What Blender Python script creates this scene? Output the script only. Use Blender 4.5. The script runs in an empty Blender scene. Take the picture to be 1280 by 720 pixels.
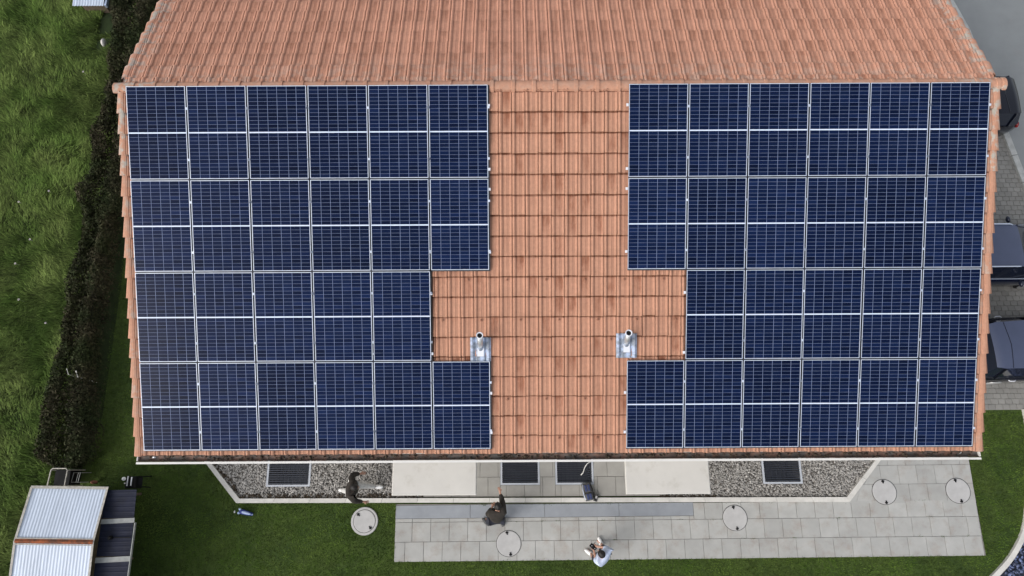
import bpy, math, random
import numpy as np
from mathutils import Vector, Matrix
random.seed(7); rng = np.random.default_rng(11)
PI = math.pi
scene = bpy.context.scene
COL = scene.collection

# ------------------------------------------------------------------ materials
def mat(name, color, rough=0.8, metal=0.0, vary=0.0, vscale=3.0, bump=0.0, bscale=40.0, color2=None, mix_scale=1.0,
        attr=None, attr_amt=0.0, coat=0.0, spec=0.5, stretch=None, contrast=(0.4, 0.6), dirt=None, dirt_scale=1.5, dirt_pos=(0.55,0.75)):
    m = bpy.data.materials.new(name); m.use_nodes = True
    nt = m.node_tree; N = nt.nodes; Lk = nt.links
    b = N['Principled BSDF']
    b.inputs['Roughness'].default_value = rough; b.inputs['Metallic'].default_value = metal
    b.inputs['Specular IOR Level'].default_value = spec
    if coat: b.inputs['Coat Weight'].default_value = coat; b.inputs['Coat Roughness'].default_value = 0.05
    tc = N.new('ShaderNodeTexCoord'); vec = tc.outputs['Object']
    if stretch:
        mp = N.new('ShaderNodeMapping'); mp.inputs['Scale'].default_value = stretch
        Lk.new(vec, mp.inputs['Vector']); vec = mp.outputs['Vector']
    def noise(sc, det=4, rgh=0.6):
        n = N.new('ShaderNodeTexNoise'); n.inputs['Scale'].default_value = sc; n.inputs['Detail'].default_value = det
        n.inputs['Roughness'].default_value = rgh; Lk.new(vec, n.inputs['Vector']); return n.outputs['Fac']
    def ramp(src, a, z):
        r = N.new('ShaderNodeMapRange'); r.inputs['From Min'].default_value = a; r.inputs['From Max'].default_value = z
        Lk.new(src, r.inputs['Value']); return r.outputs['Result']
    def mixc(fac, a, z):
        x = N.new('ShaderNodeMix'); x.data_type = 'RGBA'
        if isinstance(fac, float): x.inputs['Factor'].default_value = fac
        else: Lk.new(fac, x.inputs['Factor'])
        for v, i in ((a, 6), (z, 7)):
            if isinstance(v, tuple): x.inputs[i].default_value = (*v[:3], 1)
            else: Lk.new(v, x.inputs[i])
        return x.outputs[2]
    c = tuple(color)
    if color2: c = mixc(ramp(noise(mix_scale), *contrast), c, tuple(color2))
    if dirt: c = mixc(ramp(noise(dirt_scale, 6, .7), *dirt_pos), c, tuple(dirt))
    if vary:
        a = N.new('ShaderNodeMapRange'); a.inputs['From Min'].default_value = 0.3; a.inputs['From Max'].default_value = 0.7
        a.inputs['To Min'].default_value = 1 - vary; a.inputs['To Max'].default_value = 1 + vary
        Lk.new(noise(vscale, 6), a.inputs['Value'])
        v = N.new('ShaderNodeVectorMath'); v.operation = 'SCALE'; Lk.new(a.outputs['Result'], v.inputs['Scale'])
        if isinstance(c, tuple): v.inputs[0].default_value = c[:3]
        else: Lk.new(c, v.inputs[0])
        c = v.outputs[0]
    if attr:
        at = N.new('ShaderNodeAttribute'); at.attribute_name = attr
        a = N.new('ShaderNodeMapRange'); a.inputs['To Min'].default_value = 1 - attr_amt; a.inputs['To Max'].default_value = 1 + attr_amt
        Lk.new(at.outputs['Fac'], a.inputs['Value'])
        v = N.new('ShaderNodeVectorMath'); v.operation = 'SCALE'; Lk.new(a.outputs['Result'], v.inputs['Scale'])
        if isinstance(c, tuple): v.inputs[0].default_value = c[:3]
        else: Lk.new(c, v.inputs[0])
        c = v.outputs[0]
    if isinstance(c, tuple): b.inputs['Base Color'].default_value = (*c[:3], 1)
    else: Lk.new(c, b.inputs['Base Color'])
    if bump:
        bp = N.new('ShaderNodeBump'); bp.inputs['Strength'].default_value = bump; bp.inputs['Distance'].default_value = 0.02
        Lk.new(noise(bscale, 5), bp.inputs['Height']); Lk.new(bp.outputs['Normal'], b.inputs['Normal'])
    return m

def srgb(r, g, b):
    f = lambda v: (v/255/12.92) if v/255 <= 0.04045 else ((v/255+0.055)/1.055)**2.4
    return (f(r), f(g), f(b))

M = {}
M['cell'] = mat('cell', (0.0042, 0.0100, 0.038), rough=0.14, attr='tone', attr_amt=0.36, spec=0.07, dirt=(.0075, .0145, .043), dirt_scale=2.2, dirt_pos=(.45, .8))
_nt = M['cell'].node_tree; _b = _nt.nodes['Principled BSDF']; _l = _b.inputs['Base Color'].links[0].from_socket
_oi = _nt.nodes.new('ShaderNodeObjectInfo'); _mr = _nt.nodes.new('ShaderNodeMapRange'); _mr.inputs['To Min'].default_value = .80; _mr.inputs['To Max'].default_value = 1.25
_nt.links.new(_oi.outputs['Random'], _mr.inputs['Value']); _vm = _nt.nodes.new('ShaderNodeVectorMath'); _vm.operation = 'SCALE'
_nt.links.new(_l, _vm.inputs[0]); _nt.links.new(_mr.outputs['Result'], _vm.inputs['Scale']); _nt.links.new(_vm.outputs[0], _b.inputs['Base Color'])
M['backsheet'] = mat('backsheet', (0.19, 0.235, 0.38), rough=0.3, spec=.1, vary=.18, vscale=6)
M['busbar'] = mat('midstrip', (0.60, 0.68, 0.85), rough=0.3)
M['alu'] = mat('aluminium', (0.58, 0.64, 0.76), rough=0.35, metal=0.1, vary=.12, vscale=5)
M['alu_bright'] = mat('bright_aluminium', (0.72, 0.74, 0.80), rough=0.3)
M['gap_shade'] = mat('painted_gap_shade', (0.03, 0.032, 0.038), rough=.5)  # near-black colour standing in for shade between the panels
M['steel'] = mat('steel', (0.62, 0.64, 0.66), rough=0.3, metal=0.6, vary=.15, vscale=9)
M['lead'] = mat('lead_flashing', (0.20, 0.23, 0.28), rough=0.5, vary=.25, vscale=14, color2=(0.38, 0.46, 0.62), mix_scale=9)
M['black'] = mat('black', (0.008, 0.008, 0.009), rough=0.7, spec=.2)
M['wall'] = mat('render_wall', (0.62, 0.60, 0.56), rough=0.9, vary=.06, vscale=2, bump=.2, bscale=60)
M['white'] = mat('white_paint', (0.74, 0.73, 0.70), rough=0.6, vary=.06, vscale=3)
M['canopy'] = mat('canopy_top', (0.60, 0.585, 0.555), rough=0.8, vary=.05, vscale=1.6, dirt=(0.50, 0.48, 0.44), dirt_scale=2.2)
M['kerb'] = mat('kerb_concrete', (0.60, 0.585, 0.55), rough=0.9, vary=.12, vscale=5, attr='tone', attr_amt=.07)
M['slab'] = mat('terrace_slab', (0.40, 0.40, 0.385), rough=0.85, vary=.10, vscale=2.4, attr='tone', attr_amt=.065, bump=.15, bscale=80, dirt=(.335, .305, .275), dirt_scale=2.6, dirt_pos=(.5, .72))
M['slab_brown'] = mat('warm_slab', (0.335, 0.325, 0.30), rough=0.85, vary=.10, vscale=2.4, attr='tone', attr_amt=.06, bump=.15, bscale=80)
M['slab_blue'] = mat('blue_grey_slab', (0.285, 0.305, 0.335), rough=0.75, vary=.09, vscale=3, attr='tone', attr_amt=.06)
M['joint'] = mat('joint_sand', (0.24, 0.23, 0.21), rough=1)
M['cover'] = mat('cover_concrete', (0.46, 0.455, 0.45), rough=0.85, vary=.08, vscale=6)
M['ring'] = mat('cover_ring', (0.05, 0.05, 0.05), rough=0.8)
M['gravelbase'] = mat('gravel_soil', (0.17, 0.155, 0.14), rough=1, vary=.4, vscale=20)
M['stone'] = mat('stone_chip', (0.35, 0.335, 0.315), rough=0.9, attr='tone', attr_amt=.40)
M['bluestone'] = mat('blue_stone_chip', (0.095, 0.12, 0.22), rough=0.6, attr='tone', attr_amt=.8)
M['wood_mulch'] = mat('bark', (0.06, 0.045, 0.03), rough=1, attr='tone', attr_amt=.6)
M['lawn'] = mat('lawn', (0.034, 0.063, 0.010), rough=1, color2=(0.052, 0.084, 0.014), mix_scale=.9, vary=.35, vscale=9, bump=.6, bscale=60)
M['blade'] = mat('lawn_blade', (0.054, 0.098, 0.014), rough=.9, color2=(0.088, 0.134, 0.026), mix_scale=.8, attr='tone', attr_amt=.55, spec=.15)
M['meadowbase'] = mat('meadow_soil', (0.016, 0.030, 0.006), rough=1, vary=.4, vscale=5)
M['meadow'] = mat('meadow_blade', (0.078, 0.132, 0.026), rough=.85, color2=(0.132, 0.182, 0.048), mix_scale=.75, attr='tone', attr_amt=.75, spec=.2, contrast=(.38, .62))
M['leaf'] = mat('hedge_leaf', (0.025, 0.034, 0.012), rough=.85, color2=(0.046, 0.041, 0.023), mix_scale=1.1, attr='tone', attr_amt=.75, spec=.2)
M['bark'] = mat('hedge_stem', (0.035, 0.028, 0.02), rough=1, vary=.3, vscale=8)
M['asphalt'] = mat('asphalt', (0.25, 0.265, 0.27), rough=.9, vary=.07, vscale=1.3, bump=.3, bscale=120, dirt=(.25, .25, .25), dirt_scale=.8)
M['block'] = mat('paving_block', (0.25, 0.245, 0.23), rough=.9, vary=.12, vscale=1.5, attr='tone', attr_amt=.10)
M['roadkerb'] = mat('kerbstone', (0.42, 0.43, 0.42), rough=.9, vary=.2, vscale=5)
M['dark_surface'] = mat('dark_surface', (0.022, 0.026, 0.045), rough=.55, vary=.15, vscale=40)
M['carblue'] = mat('car_paint_blue', (0.012, 0.018, 0.045), rough=.22, coat=.6, metal=.2)
M['carblack'] = mat('car_paint_black', (0.004, 0.005, 0.012), rough=.2, coat=.45, spec=.3)
M['carroof'] = mat('car_roof_panel', (0.062, 0.078, 0.14), rough=.4, coat=.6, vary=.08, vscale=2)
M['glass'] = mat('car_glass', (0.012, 0.016, 0.03), rough=.06, spec=.7)
M['window'] = mat('window_glass', (0.03, 0.04, 0.05), rough=.05, spec=.8)
M['tyre'] = mat('tyre', (0.015, 0.015, 0.015), rough=.8)
M['rim'] = mat('rim', (0.6, 0.6, 0.6), rough=.3, metal=.5)
M['lamp'] = mat('lamp_lens', (0.6, 0.6, 0.6), rough=.1)
M['redlamp'] = mat('tail_lens', (0.25, 0.01, 0.01), rough=.2)
M['sheet'] = mat('corrugated_pale', (0.52, 0.59, 0.70), rough=.45, vary=.10, vscale=2.5, dirt=(.36, .42, .52), dirt_scale=1.4, stretch=(3, .4, 1))
M['sheetdark'] = mat('corrugated_dark', (0.012, 0.015, 0.032), rough=0.6, spec=.25, vary=.3, vscale=5)
M['strip'] = mat('pale_strip', (0.30, 0.31, 0.30), rough=.6, vary=.2, vscale=9)
M['flash'] = mat('old_flashing', (0.42, 0.40, 0.36), rough=.8, vary=.3, vscale=14)
M['rust'] = mat('rust', (0.30, 0.085, 0.03), rough=.95, color2=(0.11, 0.045, 0.025), mix_scale=7, vary=.3, vscale=20)
M['wood'] = mat('old_wood', (0.12, 0.09, 0.06), rough=.9, vary=.3, vscale=10)
M['skin'] = mat('skin', (0.45, 0.25, 0.18), rough=.6)
M['hair'] = mat('dark_hair', (0.012, 0.010, 0.010), rough=.6)
M['cloth_dark'] = mat('dark_jacket', (0.028, 0.023, 0.019), rough=.9, vary=.3, vscale=9)
M['cloth_navy'] = mat('dark_trousers', (0.020, 0.022, 0.034), rough=.9, vary=.3, vscale=12)
M['cloth_light'] = mat('pale_trousers', (0.60, 0.59, 0.57), rough=.9, vary=.15, vscale=12)
M['shirt'] = mat('pale_blue_shirt', (0.58, 0.66, 0.84), rough=.9, vary=.12, vscale=10)
M['shoe'] = mat('white_shoe', (0.85, 0.85, 0.85), rough=.6)
M['bagblue'] = mat('bag_blue', (0.03, 0.045, 0.13), rough=.7, vary=.3, vscale=20)
M['baggrey'] = mat('bag_grey', (0.09, 0.09, 0.09), rough=.8)
M['toyblue'] = mat('toy_blue', (0.03, 0.05, 0.25), rough=.5)
M['toypale'] = mat('toy_pale', (0.42, 0.52, 0.75), rough=.5)
M['flower'] = mat('petal', (0.75, 0.68, 0.70), rough=.8)
M['plainstone'] = mat('pale_stone', (0.6, 0.58, 0.55), rough=.9)
M['gutter'] = mat('gutter_copper', (0.13, 0.075, 0.055), rough=.7, vary=.5, vscale=7, color2=(.07, .065, .06), mix_scale=5)

def tile_material(name, light, brown, dirtamt, ta, tz):
    m = bpy.data.materials.new(name); m.use_nodes = True
    nt = m.node_tree; N = nt.nodes; Lk = nt.links; b = N['Principled BSDF']; b.inputs['Roughness'].default_value = .85
    b.inputs['Specular IOR Level'].default_value = .25
    tc = N.new('ShaderNodeTexCoord')
    def nz(sc, scale=(1, 1, 1), det=5):
        mp = N.new('ShaderNodeMapping'); mp.inputs['Scale'].default_value = scale; Lk.new(tc.outputs['Object'], mp.inputs['Vector'])
        n = N.new('ShaderNodeTexNoise'); n.inputs['Scale'].default_value = sc; n.inputs['Detail'].default_value = det
        n.inputs['Roughness'].default_value = .65; Lk.new(mp.outputs['Vector'], n.inputs['Vector']); return n.outputs['Fac']
    def mr(src, a, z, c=0, d=1):
        r = N.new('ShaderNodeMapRange'); r.inputs['From Min'].default_value = a; r.inputs['From Max'].default_value = z
        r.inputs['To Min'].default_value = c; r.inputs['To Max'].default_value = d; Lk.new(src, r.inputs['Value']); return r.outputs['Result']
    def mul(a, z):
        x = N.new('ShaderNodeMath'); x.operation = 'MULTIPLY'
        for v, i in ((a, 0), (z, 1)):
            if isinstance(v, float): x.inputs[i].default_value = v
            else: Lk.new(v, x.inputs[i])
        return x.outputs[0]
    def mix(f, a, z):
        x = N.new('ShaderNodeMix'); x.data_type = 'RGBA'; Lk.new(f, x.inputs['Factor'])
        for v, i in ((a, 6), (z, 7)):
            if isinstance(v, tuple): x.inputs[i].default_value = (*v, 1)
            else: Lk.new(v, x.inputs[i])
        return x.outputs[2]
    def at(n):
        a = N.new('ShaderNodeAttribute'); a.attribute_name = n; return a.outputs['Fac']
    c = mix(mr(nz(1.1), .35, .65), light, tuple(v*.90 for v in light))
    c = mix(mul(mul(at('dirt'), mr(nz(6, (1, .35, 1)), .30, .60)), dirtamt), c, brown)
    c = mix(mul(at('dirt_shade'), mr(nz(9), .25, .6, .35, 1)), c, tuple(v*.55 for v in brown))  # darker brown at the overlaps: dirt plus painted shade
    c = mix(mul(at('lichen'), mr(nz(7), .47, .58)), c, (0.40, 0.40, 0.36))
    c = mix(mr(nz(45, det=2), .66, .74, 0, .35), c, (.60, .36, .24))
    v = N.new('ShaderNodeVectorMath'); v.operation = 'SCALE'; Lk.new(c, v.inputs[0]); Lk.new(mr(at('tone'), 0, 1, ta, tz), v.inputs['Scale'])
    v2 = N.new('ShaderNodeVectorMath'); v2.operation = 'SCALE'; Lk.new(v.outputs[0], v2.inputs[0]); Lk.new(mr(nz(16), .3, .7, .90, 1.10), v2.inputs['Scale'])
    Lk.new(v2.outputs[0], b.inputs['Base Color'])
    bp = N.new('ShaderNodeBump'); bp.inputs['Strength'].default_value = .25; bp.inputs['Distance'].default_value = .01
    Lk.new(nz(70), bp.inputs['Height']); Lk.new(bp.outputs['Normal'], b.inputs['Normal'])
    return m
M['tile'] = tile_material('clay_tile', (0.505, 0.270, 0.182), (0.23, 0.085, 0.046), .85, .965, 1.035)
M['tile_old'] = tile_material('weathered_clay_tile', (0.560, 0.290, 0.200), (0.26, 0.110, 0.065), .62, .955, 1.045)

# ------------------------------------------------------------------ mesh builder
class MB:
    def __init__(s): s.v = []; s.f = []; s.mi = []; s.tone = []; s.cur = 0; s.extra = {}
    def vert(s, *p): s.v.append(tuple(p)); return len(s.v)-1
    def face(s, idx, tone=.5): s.f.append(tuple(idx)); s.mi.append(s.cur); s.tone.append(tone)
    def quad(s, a, b, c, d, tone=.5):
        n = len(s.v); s.v += [tuple(a), tuple(b), tuple(c), tuple(d)]; s.face((n, n+1, n+2, n+3), tone)
    def box(s, x0, x1, y0, y1, z0, z1, tone=.5, bev=0.0, fn=None):
        n = len(s.v)
        if bev:
            P = [(x0, y0, z0), (x1, y0, z0), (x1, y1, z0), (x0, y1, z0), (x0, y0, z1-bev), (x1, y0, z1-bev), (x1, y1, z1-bev), (x0, y1, z1-bev),
                 (x0+bev, y0+bev, z1), (x1-bev, y0+bev, z1), (x1-bev, y1-bev, z1), (x0+bev, y1-bev, z1)]
            F = [(0, 3, 2, 1), (0, 1, 5, 4), (1, 2, 6, 5), (2, 3, 7, 6), (3, 0, 4, 7), (4, 5, 9, 8), (5, 6, 10, 9), (6, 7, 11, 10), (7, 4, 8, 11), (8, 9, 10, 11)]
        else:
            P = [(x0, y0, z0), (x1, y0, z0), (x1, y1, z0), (x0, y1, z0), (x0, y0, z1), (x1, y0, z1), (x1, y1, z1), (x0, y1, z1)]
            F = [(0, 3, 2, 1), (0, 1, 5, 4), (1, 2, 6, 5), (2, 3, 7, 6), (3, 0, 4, 7), (4, 5, 6, 7)]
        if fn: P = [fn(*p) for p in P]
        s.v += P
        for f in F: s.face([n+i for i in f], tone)
    def prism(s, poly, z0, z1, tone=.5):     # poly ccw
        n = len(s.v); k = len(poly)
        s.v += [(x, y, z0) for x, y in poly] + [(x, y, z1) for x, y in poly]
        s.face(list(range(n+k, n+2*k)), tone); s.face(list(range(n+k-1, n-1, -1)), tone)
        for i in range(k): j = (i+1) % k; s.face((n+i, n+j, n+k+j, n+k+i), tone)
    def tube(s, pts, r, seg=8, caps=True, tone=.5):
        pts = [Vector(p) for p in pts]; rs = r if isinstance(r, (list, tuple)) else [r]*len(pts)
        rings = []
        for i, p in enumerate(pts):
            t = (pts[min(i+1, len(pts)-1)]-pts[max(i-1, 0)]).normalized()
            a = t.cross(Vector((0, 0, 1)) if abs(t.z) < .9 else Vector((1, 0, 0))).normalized(); b = t.cross(a)
            rings.append([s.vert(*(p+rs[i]*(math.cos(2*PI*k/seg)*a+math.sin(2*PI*k/seg)*b))) for k in range(seg)])
        for A, B in zip(rings, rings[1:]):
            for k in range(seg): s.face((A[k], B[k], B[(k+1) % seg], A[(k+1) % seg]), tone)
        if caps: s.face(rings[0], tone); s.face(rings[-1][::-1], tone)
    def lathe(s, prof, cx, cy, seg=24, tone=.5, fn=None):   # prof (r,z)
        rings = []
        for r, z in prof:
            ring = []
            for k in range(seg):
                p = (cx+r*math.cos(2*PI*k/seg), cy+r*math.sin(2*PI*k/seg), z)
                ring.append(s.vert(*(fn(*p) if fn else p)))
            rings.append(ring)
        for A, B in zip(rings, rings[1:]):
            for k in range(seg): s.face((A[k], A[(k+1) % seg], B[(k+1) % seg], B[k]), tone)
        s.face(rings[-1], tone); s.face(rings[0][::-1], tone)
    def ellipsoid(s, c, r, seg=14, rings=9, R=None, tone=.5):
        n0 = []; c = Vector(c)
        for i in range(rings+1):
            th = PI*i/rings
            for k in range(seg):
                p = Vector((r[0]*math.sin(th)*math.cos(2*PI*k/seg), r[1]*math.sin(th)*math.sin(2*PI*k/seg), r[2]*math.cos(th)))
                if R: p = R @ p
                n0.append(s.vert(*(c+p)))
        for i in range(rings):
            for k in range(seg):
                a = n0[i*seg+k]; b = n0[i*seg+(k+1) % seg]; s.face((a, n0[(i+1)*seg+k], n0[(i+1)*seg+(k+1) % seg], b), tone)
    def build(s, name, mats, parent=None, smooth=False, loc=None):
        me = bpy.data.meshes.new(name); me.from_pydata(s.v, [], s.f)
        if not isinstance(mats, (list, tuple)): mats = [mats]
        for m in mats: me.materials.append(m)
        if len(mats) > 1: me.polygons.foreach_set('material_index', s.mi)
        a = me.attributes.new('tone', 'FLOAT', 'FACE'); a.data.foreach_set('value', s.tone)
        for k, arr in s.extra.items():
            a = me.attributes.new(k, 'FLOAT', 'POINT'); a.data.foreach_set('value', arr)
        if smooth: me.polygons.foreach_set('use_smooth', [True]*len(me.polygons))
        me.update(); me.validate()
        o = bpy.data.objects.new(name, me); COL.objects.link(o)
        if parent: o.parent = parent
        if loc: o.location = loc
        return o

def tag(o, label=None, cat=None, group=None, kind=None):
    if label: o['label'] = label
    if cat: o['category'] = cat
    if group: o['group'] = group
    if kind: o['kind'] = kind
    return o
def empty(name, loc=(0, 0, 0), label=None, cat=None, group=None, kind=None, rz=0):
    o = bpy.data.objects.new(name, None); COL.objects.link(o); o.location = loc; o.rotation_euler = (0, 0, rz); o.empty_display_size = .2
    return tag(o, label, cat, group, kind)
def kids(o): return [c for c in bpy.data.objects if c.parent == o]
def copy_tree(o, parent=None):
    c = o.copy(); COL.objects.link(c); c.parent = parent
    for ch in kids(o): copy_tree(ch, c)
    return c
def smooth_by_angle(o, lim=40):
    o.data.polygons.foreach_set('use_smooth', [True]*len(o.data.polygons))
    import bmesh
    bm = bmesh.new(); bm.from_mesh(o.data)
    for e in bm.edges:
        if len(e.link_faces) == 2 and e.calc_face_angle(0) > math.radians(lim): e.smooth = False
    bm.to_mesh(o.data); bm.free()

# big numpy meshes (grass, leaves, stones)
def np_mesh(name, V, F, m, tone, parent=None, k=3):
    me = bpy.data.meshes.new(name); nv, nf = len(V), len(F)
    me.vertices.add(nv); me.vertices.foreach_set('co', V.astype(np.float32).ravel())
    me.loops.add(nf*k); me.loops.foreach_set('vertex_index', F.astype(np.int32).ravel())
    me.polygons.add(nf); me.polygons.foreach_set('loop_start', np.arange(0, nf*k, k, dtype=np.int32))
    me.materials.append(m); me.update(calc_edges=True)
    a = me.attributes.new('tone', 'FLOAT', 'FACE'); a.data.foreach_set('value', tone.astype(np.float32))
    o = bpy.data.objects.new(name, me); COL.objects.link(o)
    if parent: o.parent = parent
    return o
def inpoly(px, py, poly):
    r = np.zeros(len(px), bool); n = len(poly)
    for i in range(n):
        x0, y0 = poly[i]; x1, y1 = poly[(i+1) % n]
        if y0 == y1: continue
        c = ((y0 > py) != (y1 > py)) & (px < (x1-x0)*(py-y0)/(y1-y0)+x0); r ^= c
    return r
def vnoise(x, y, s, seed=0):          # smooth value noise, numpy
    r = np.random.default_rng(seed); G = r.random((64, 64)); X = x/s; Y = y/s
    xi = np.floor(X).astype(int); yi = np.floor(Y).astype(int); fx = X-xi; fy = Y-yi; fx = fx*fx*(3-2*fx); fy = fy*fy*(3-2*fy)
    g = lambda a, b: G[a % 64, b % 64]
    return (g(xi, yi)*(1-fx)+g(xi+1, yi)*fx)*(1-fy)+(g(xi, yi+1)*(1-fx)+g(xi+1, yi+1)*fx)*fy

def blades(name, X, Y, length, width, dirang, lean, m, tone, z0=0.0):
    n = len(X); ca, sa = np.cos(dirang), np.sin(dirang)
    bx, by = -sa*width/2, ca*width/2
    up = length*np.cos(lean); out = length*np.sin(lean)
    V = np.zeros((n, 5, 3))
    V[:, 0] = np.stack([X-bx, Y-by, np.full(n, z0)], 1); V[:, 1] = np.stack([X+bx, Y+by, np.full(n, z0)], 1)
    mx, my, mz = X+ca*out*.35, Y+sa*out*.35, z0+up*.65
    V[:, 2] = np.stack([mx+bx*.85, my+by*.85, mz], 1); V[:, 3] = np.stack([mx-bx*.85, my-by*.85, mz], 1)
    V[:, 4] = np.stack([X+ca*out, Y+sa*out, z0+up], 1)
    b = np.arange(n)[:, None]*5
    F = np.concatenate([b+np.array([[0, 1, 2]]), b+np.array([[0, 2, 3]]), b+np.array([[3, 2, 4]])], 0)
    return np_mesh(name, V.reshape(-1, 3), F, m, np.concatenate([tone]*3))

# ------------------------------------------------------------------ camera, light
ci = dict(C=(7.32428861, -7.16814441, 19.65699567), fw=(0.0016414, 0.26039079, -0.96550191), up=(0.00530265, 0.96548737, 0.26039588), rt=(0.999984594, -0.00554713, 0.00020399))
cd = bpy.data.cameras.new('camera'); cam = bpy.data.objects.new('camera', cd); COL.objects.link(cam)
cd.sensor_width = 36; cd.lens = 36*859.97/1280; cd.clip_end = 500; cd.clip_start = .1
f, u, r = Vector(ci['fw']), Vector(ci['up']), Vector(ci['rt'])
cam.matrix_world = Matrix(((r.x, u.x, -f.x, ci['C'][0]), (r.y, u.y, -f.y, ci['C'][1]), (r.z, u.z, -f.z, ci['C'][2]), (0, 0, 0, 1)))
scene.camera = cam
SUN_EL, SUN_AZ = 40, 238   # degrees; azimuth from north clockwise: south-west
w = bpy.data.worlds.new('World'); scene.world = w; w.use_nodes = True
nt = w.node_tree; bg = nt.nodes['Background']
sky = nt.nodes.new('ShaderNodeTexSky'); sky.sky_type = 'NISHITA'; sky.sun_disc = False
sky.sun_elevation = math.radians(SUN_EL); sky.sun_rotation = math.radians(SUN_AZ); sky.dust_density = 4; sky.air_density = 1.2
hs = nt.nodes.new('ShaderNodeHueSaturation'); hs.inputs['Saturation'].default_value = .38   # cloud-covered sky
nt.links.new(sky.outputs[0], hs.inputs['Color']); nt.links.new(hs.outputs[0], bg.inputs['Color']); bg.inputs['Strength'].default_value = .15
sd = bpy.data.lights.new('sun', 'SUN'); sd.energy = 0.62; sd.angle = math.radians(28); sd.color = (1, .97, .93)
so = bpy.data.objects.new('sun', sd); COL.objects.link(so)
az = math.radians(SUN_AZ); el = math.radians(SUN_EL)
tosun = Vector((math.sin(az)*math.cos(el), math.cos(az)*math.cos(el), math.sin(el)))
so.rotation_euler = tosun.to_track_quat('Z', 'Y').to_euler(); so.location = (0, 0, 40)
scene.view_settings.view_transform = 'Standard'; scene.view_settings.look = 'None'
scene.view_settings.exposure = 0.30; scene.view_settings.gamma = 1

# ------------------------------------------------------------------ ground sheets
def rect_sheet(mb, x0, x1, y0, y1, z, holes):
    xs = sorted({x0, x1, *[h[i] for h in holes for i in (0, 1) if x0 < h[i] < x1]}); ys = sorted({y0, y1, *[h[i] for h in holes for i in (2, 3) if y0 < h[i] < y1]})
    for a, b in zip(xs, xs[1:]):
        for c, d in zip(ys, ys[1:]):
            mx, my = (a+b)/2, (c+d)/2
            if any(h[0] < mx < h[1] and h[2] < my < h[3] for h in holes): continue
            mb.quad((a, c, z), (b, c, z), (b, d, z), (a, d, z), .5)
WELLS = [(0.64, 1.74, -7.43, -6.30), (7.06, 8.04, -7.42, -6.30), (8.57, 9.52, -7.42, -6.30), (14.27, 15.25, -7.43, -6.30)]
mb = MB(); rect_sheet(mb, -80, 90, -80, 80, 0.0, WELLS); tag(mb.build('lawn', M['lawn']), kind='structure')
mb = MB(); mb.prism([(-60, -60), (-5.9, -60), (-5.35, -8.6), (-4.6, -7.2), (-4.2, -5.5), (-4.6, 60), (-60, 60)], .0, .004); tag(mb.build('meadow', M['meadowbase']), kind='structure')

# asphalt and drive on the right, with the kerb line between
KL = [(21.2, 14), (21.55, 10), (21.95, 8.0), (22.33, 6.8), (22.62, 5.0), (22.86, 3.2), (23.15, 1.4), (23.6, -1), (24.3, -4), (25.3, -8)]
mb = MB(); mb.prism([(p[0], p[1]) for p in KL[::-1]]+[(20.2, 40), (70, 40), (70, -8)][0:0]+[(21.2, 40), (70, 40), (70, -8)], 0.0, .008); tag(mb.build('road', M['asphalt']), kind='structure')
mb = MB()
for i in range(len(KL)-1):
    (xa, ya), (xb, yb) = KL[i], KL[i+1]; L = math.hypot(xb-xa, yb-ya); n = max(1, round(L/.9)); nx, ny = (yb-ya)/L*.09, -(xb-xa)/L*.09
    for k in range(n):
        t0, t1 = k/n+.006, (k+1)/n-.006
        p = lambda t, s: (xa+(xb-xa)*t+s*nx, ya+(yb-ya)*t+s*ny)
        mb.prism([p(t0, -1), p(t1, -1), p(t1, 1), p(t0, 1)][::-1] if False else [p(t0, 1), p(t0, -1), p(t1, -1), p(t1, 1)], 0, .10, random.random())
ok = mb.build('road_kerb', M['roadkerb']); tag(ok, kind='structure')
# paving blocks of the parking area (one mesh)
mb = MB(); mb.prism([(16.5, -5.52), (24.6, -5.5), (23.6, -1.2), (22.8, 3.2), (22.25, 6.6), (17.0, 6.6)], 0.0, .006); tag(mb.build('parking_bed', M['joint']), kind='structure')
mb = MB(); y = -5.5; row = 0
while y < 5.2:
    xoff = .1 if row % 2 else 0
    xmax = np.interp(y, [-5.5, -1, 1.4, 3.2, 5.2], [24.6, 23.45, 23.0, 22.7, 22.5])
    x = 18.6+xoff
    while x < xmax:
        mb.box(x+.004, x+.196, y+.004, y+.146, .0, .03, random.random(), bev=.006); x += .2
    y += .15; row += 1
tag(mb.build('parking_paving', M['block']), kind='structure')

# bottom right: curved concrete edging, blue chips and dark surface
CV = [(21.75, -5.5), (21.72, -6.4), (21.56, -7.3), (21.34, -8.0), (21.08, -8.72), (20.62, -9.35), (20.05, -9.85), (19.2, -10.5), (18.0, -11.3)]
def offset(poly, d):
    out = []
    for i, p in enumerate(poly):
        a = poly[max(i-1, 0)]; b = poly[min(i+1, len(poly)-1)]; L = math.hypot(b[0]-a[0], b[1]-a[1]); out.append((p[0]-(b[1]-a[1])/L*d, p[1]+(b[0]-a[0])/L*d))
    return out
def smooth_line(P, n=4):
    out = []
    for i in range(len(P)-1):
        p0, p1, p2, p3 = P[max(i-1, 0)], P[i], P[i+1], P[min(i+2, len(P)-1)]
        for k in range(n):
            t = k/n; out.append(tuple(.5*((2*p1[j])+(-p0[j]+p2[j])*t+(2*p0[j]-5*p1[j]+4*p2[j]-p3[j])*t*t+(-p0[j]+3*p1[j]-3*p2[j]+p3[j])*t**3) for j in (0, 1)))
    return out+[P[-1]]
CV = smooth_line(CV)
IN, OUT = offset(CV, -.02), offset(CV, .11)
mb = MB()
for i in range(len(CV)-1):
    mb.prism([IN[i], IN[i+1], OUT[i+1], OUT[i]], 0, .10, random.random())
tag(mb.build('curved_edging', M['kerb']), kind='structure')
B2 = offset(CV, .115); B3 = offset(CV, .62)
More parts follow.
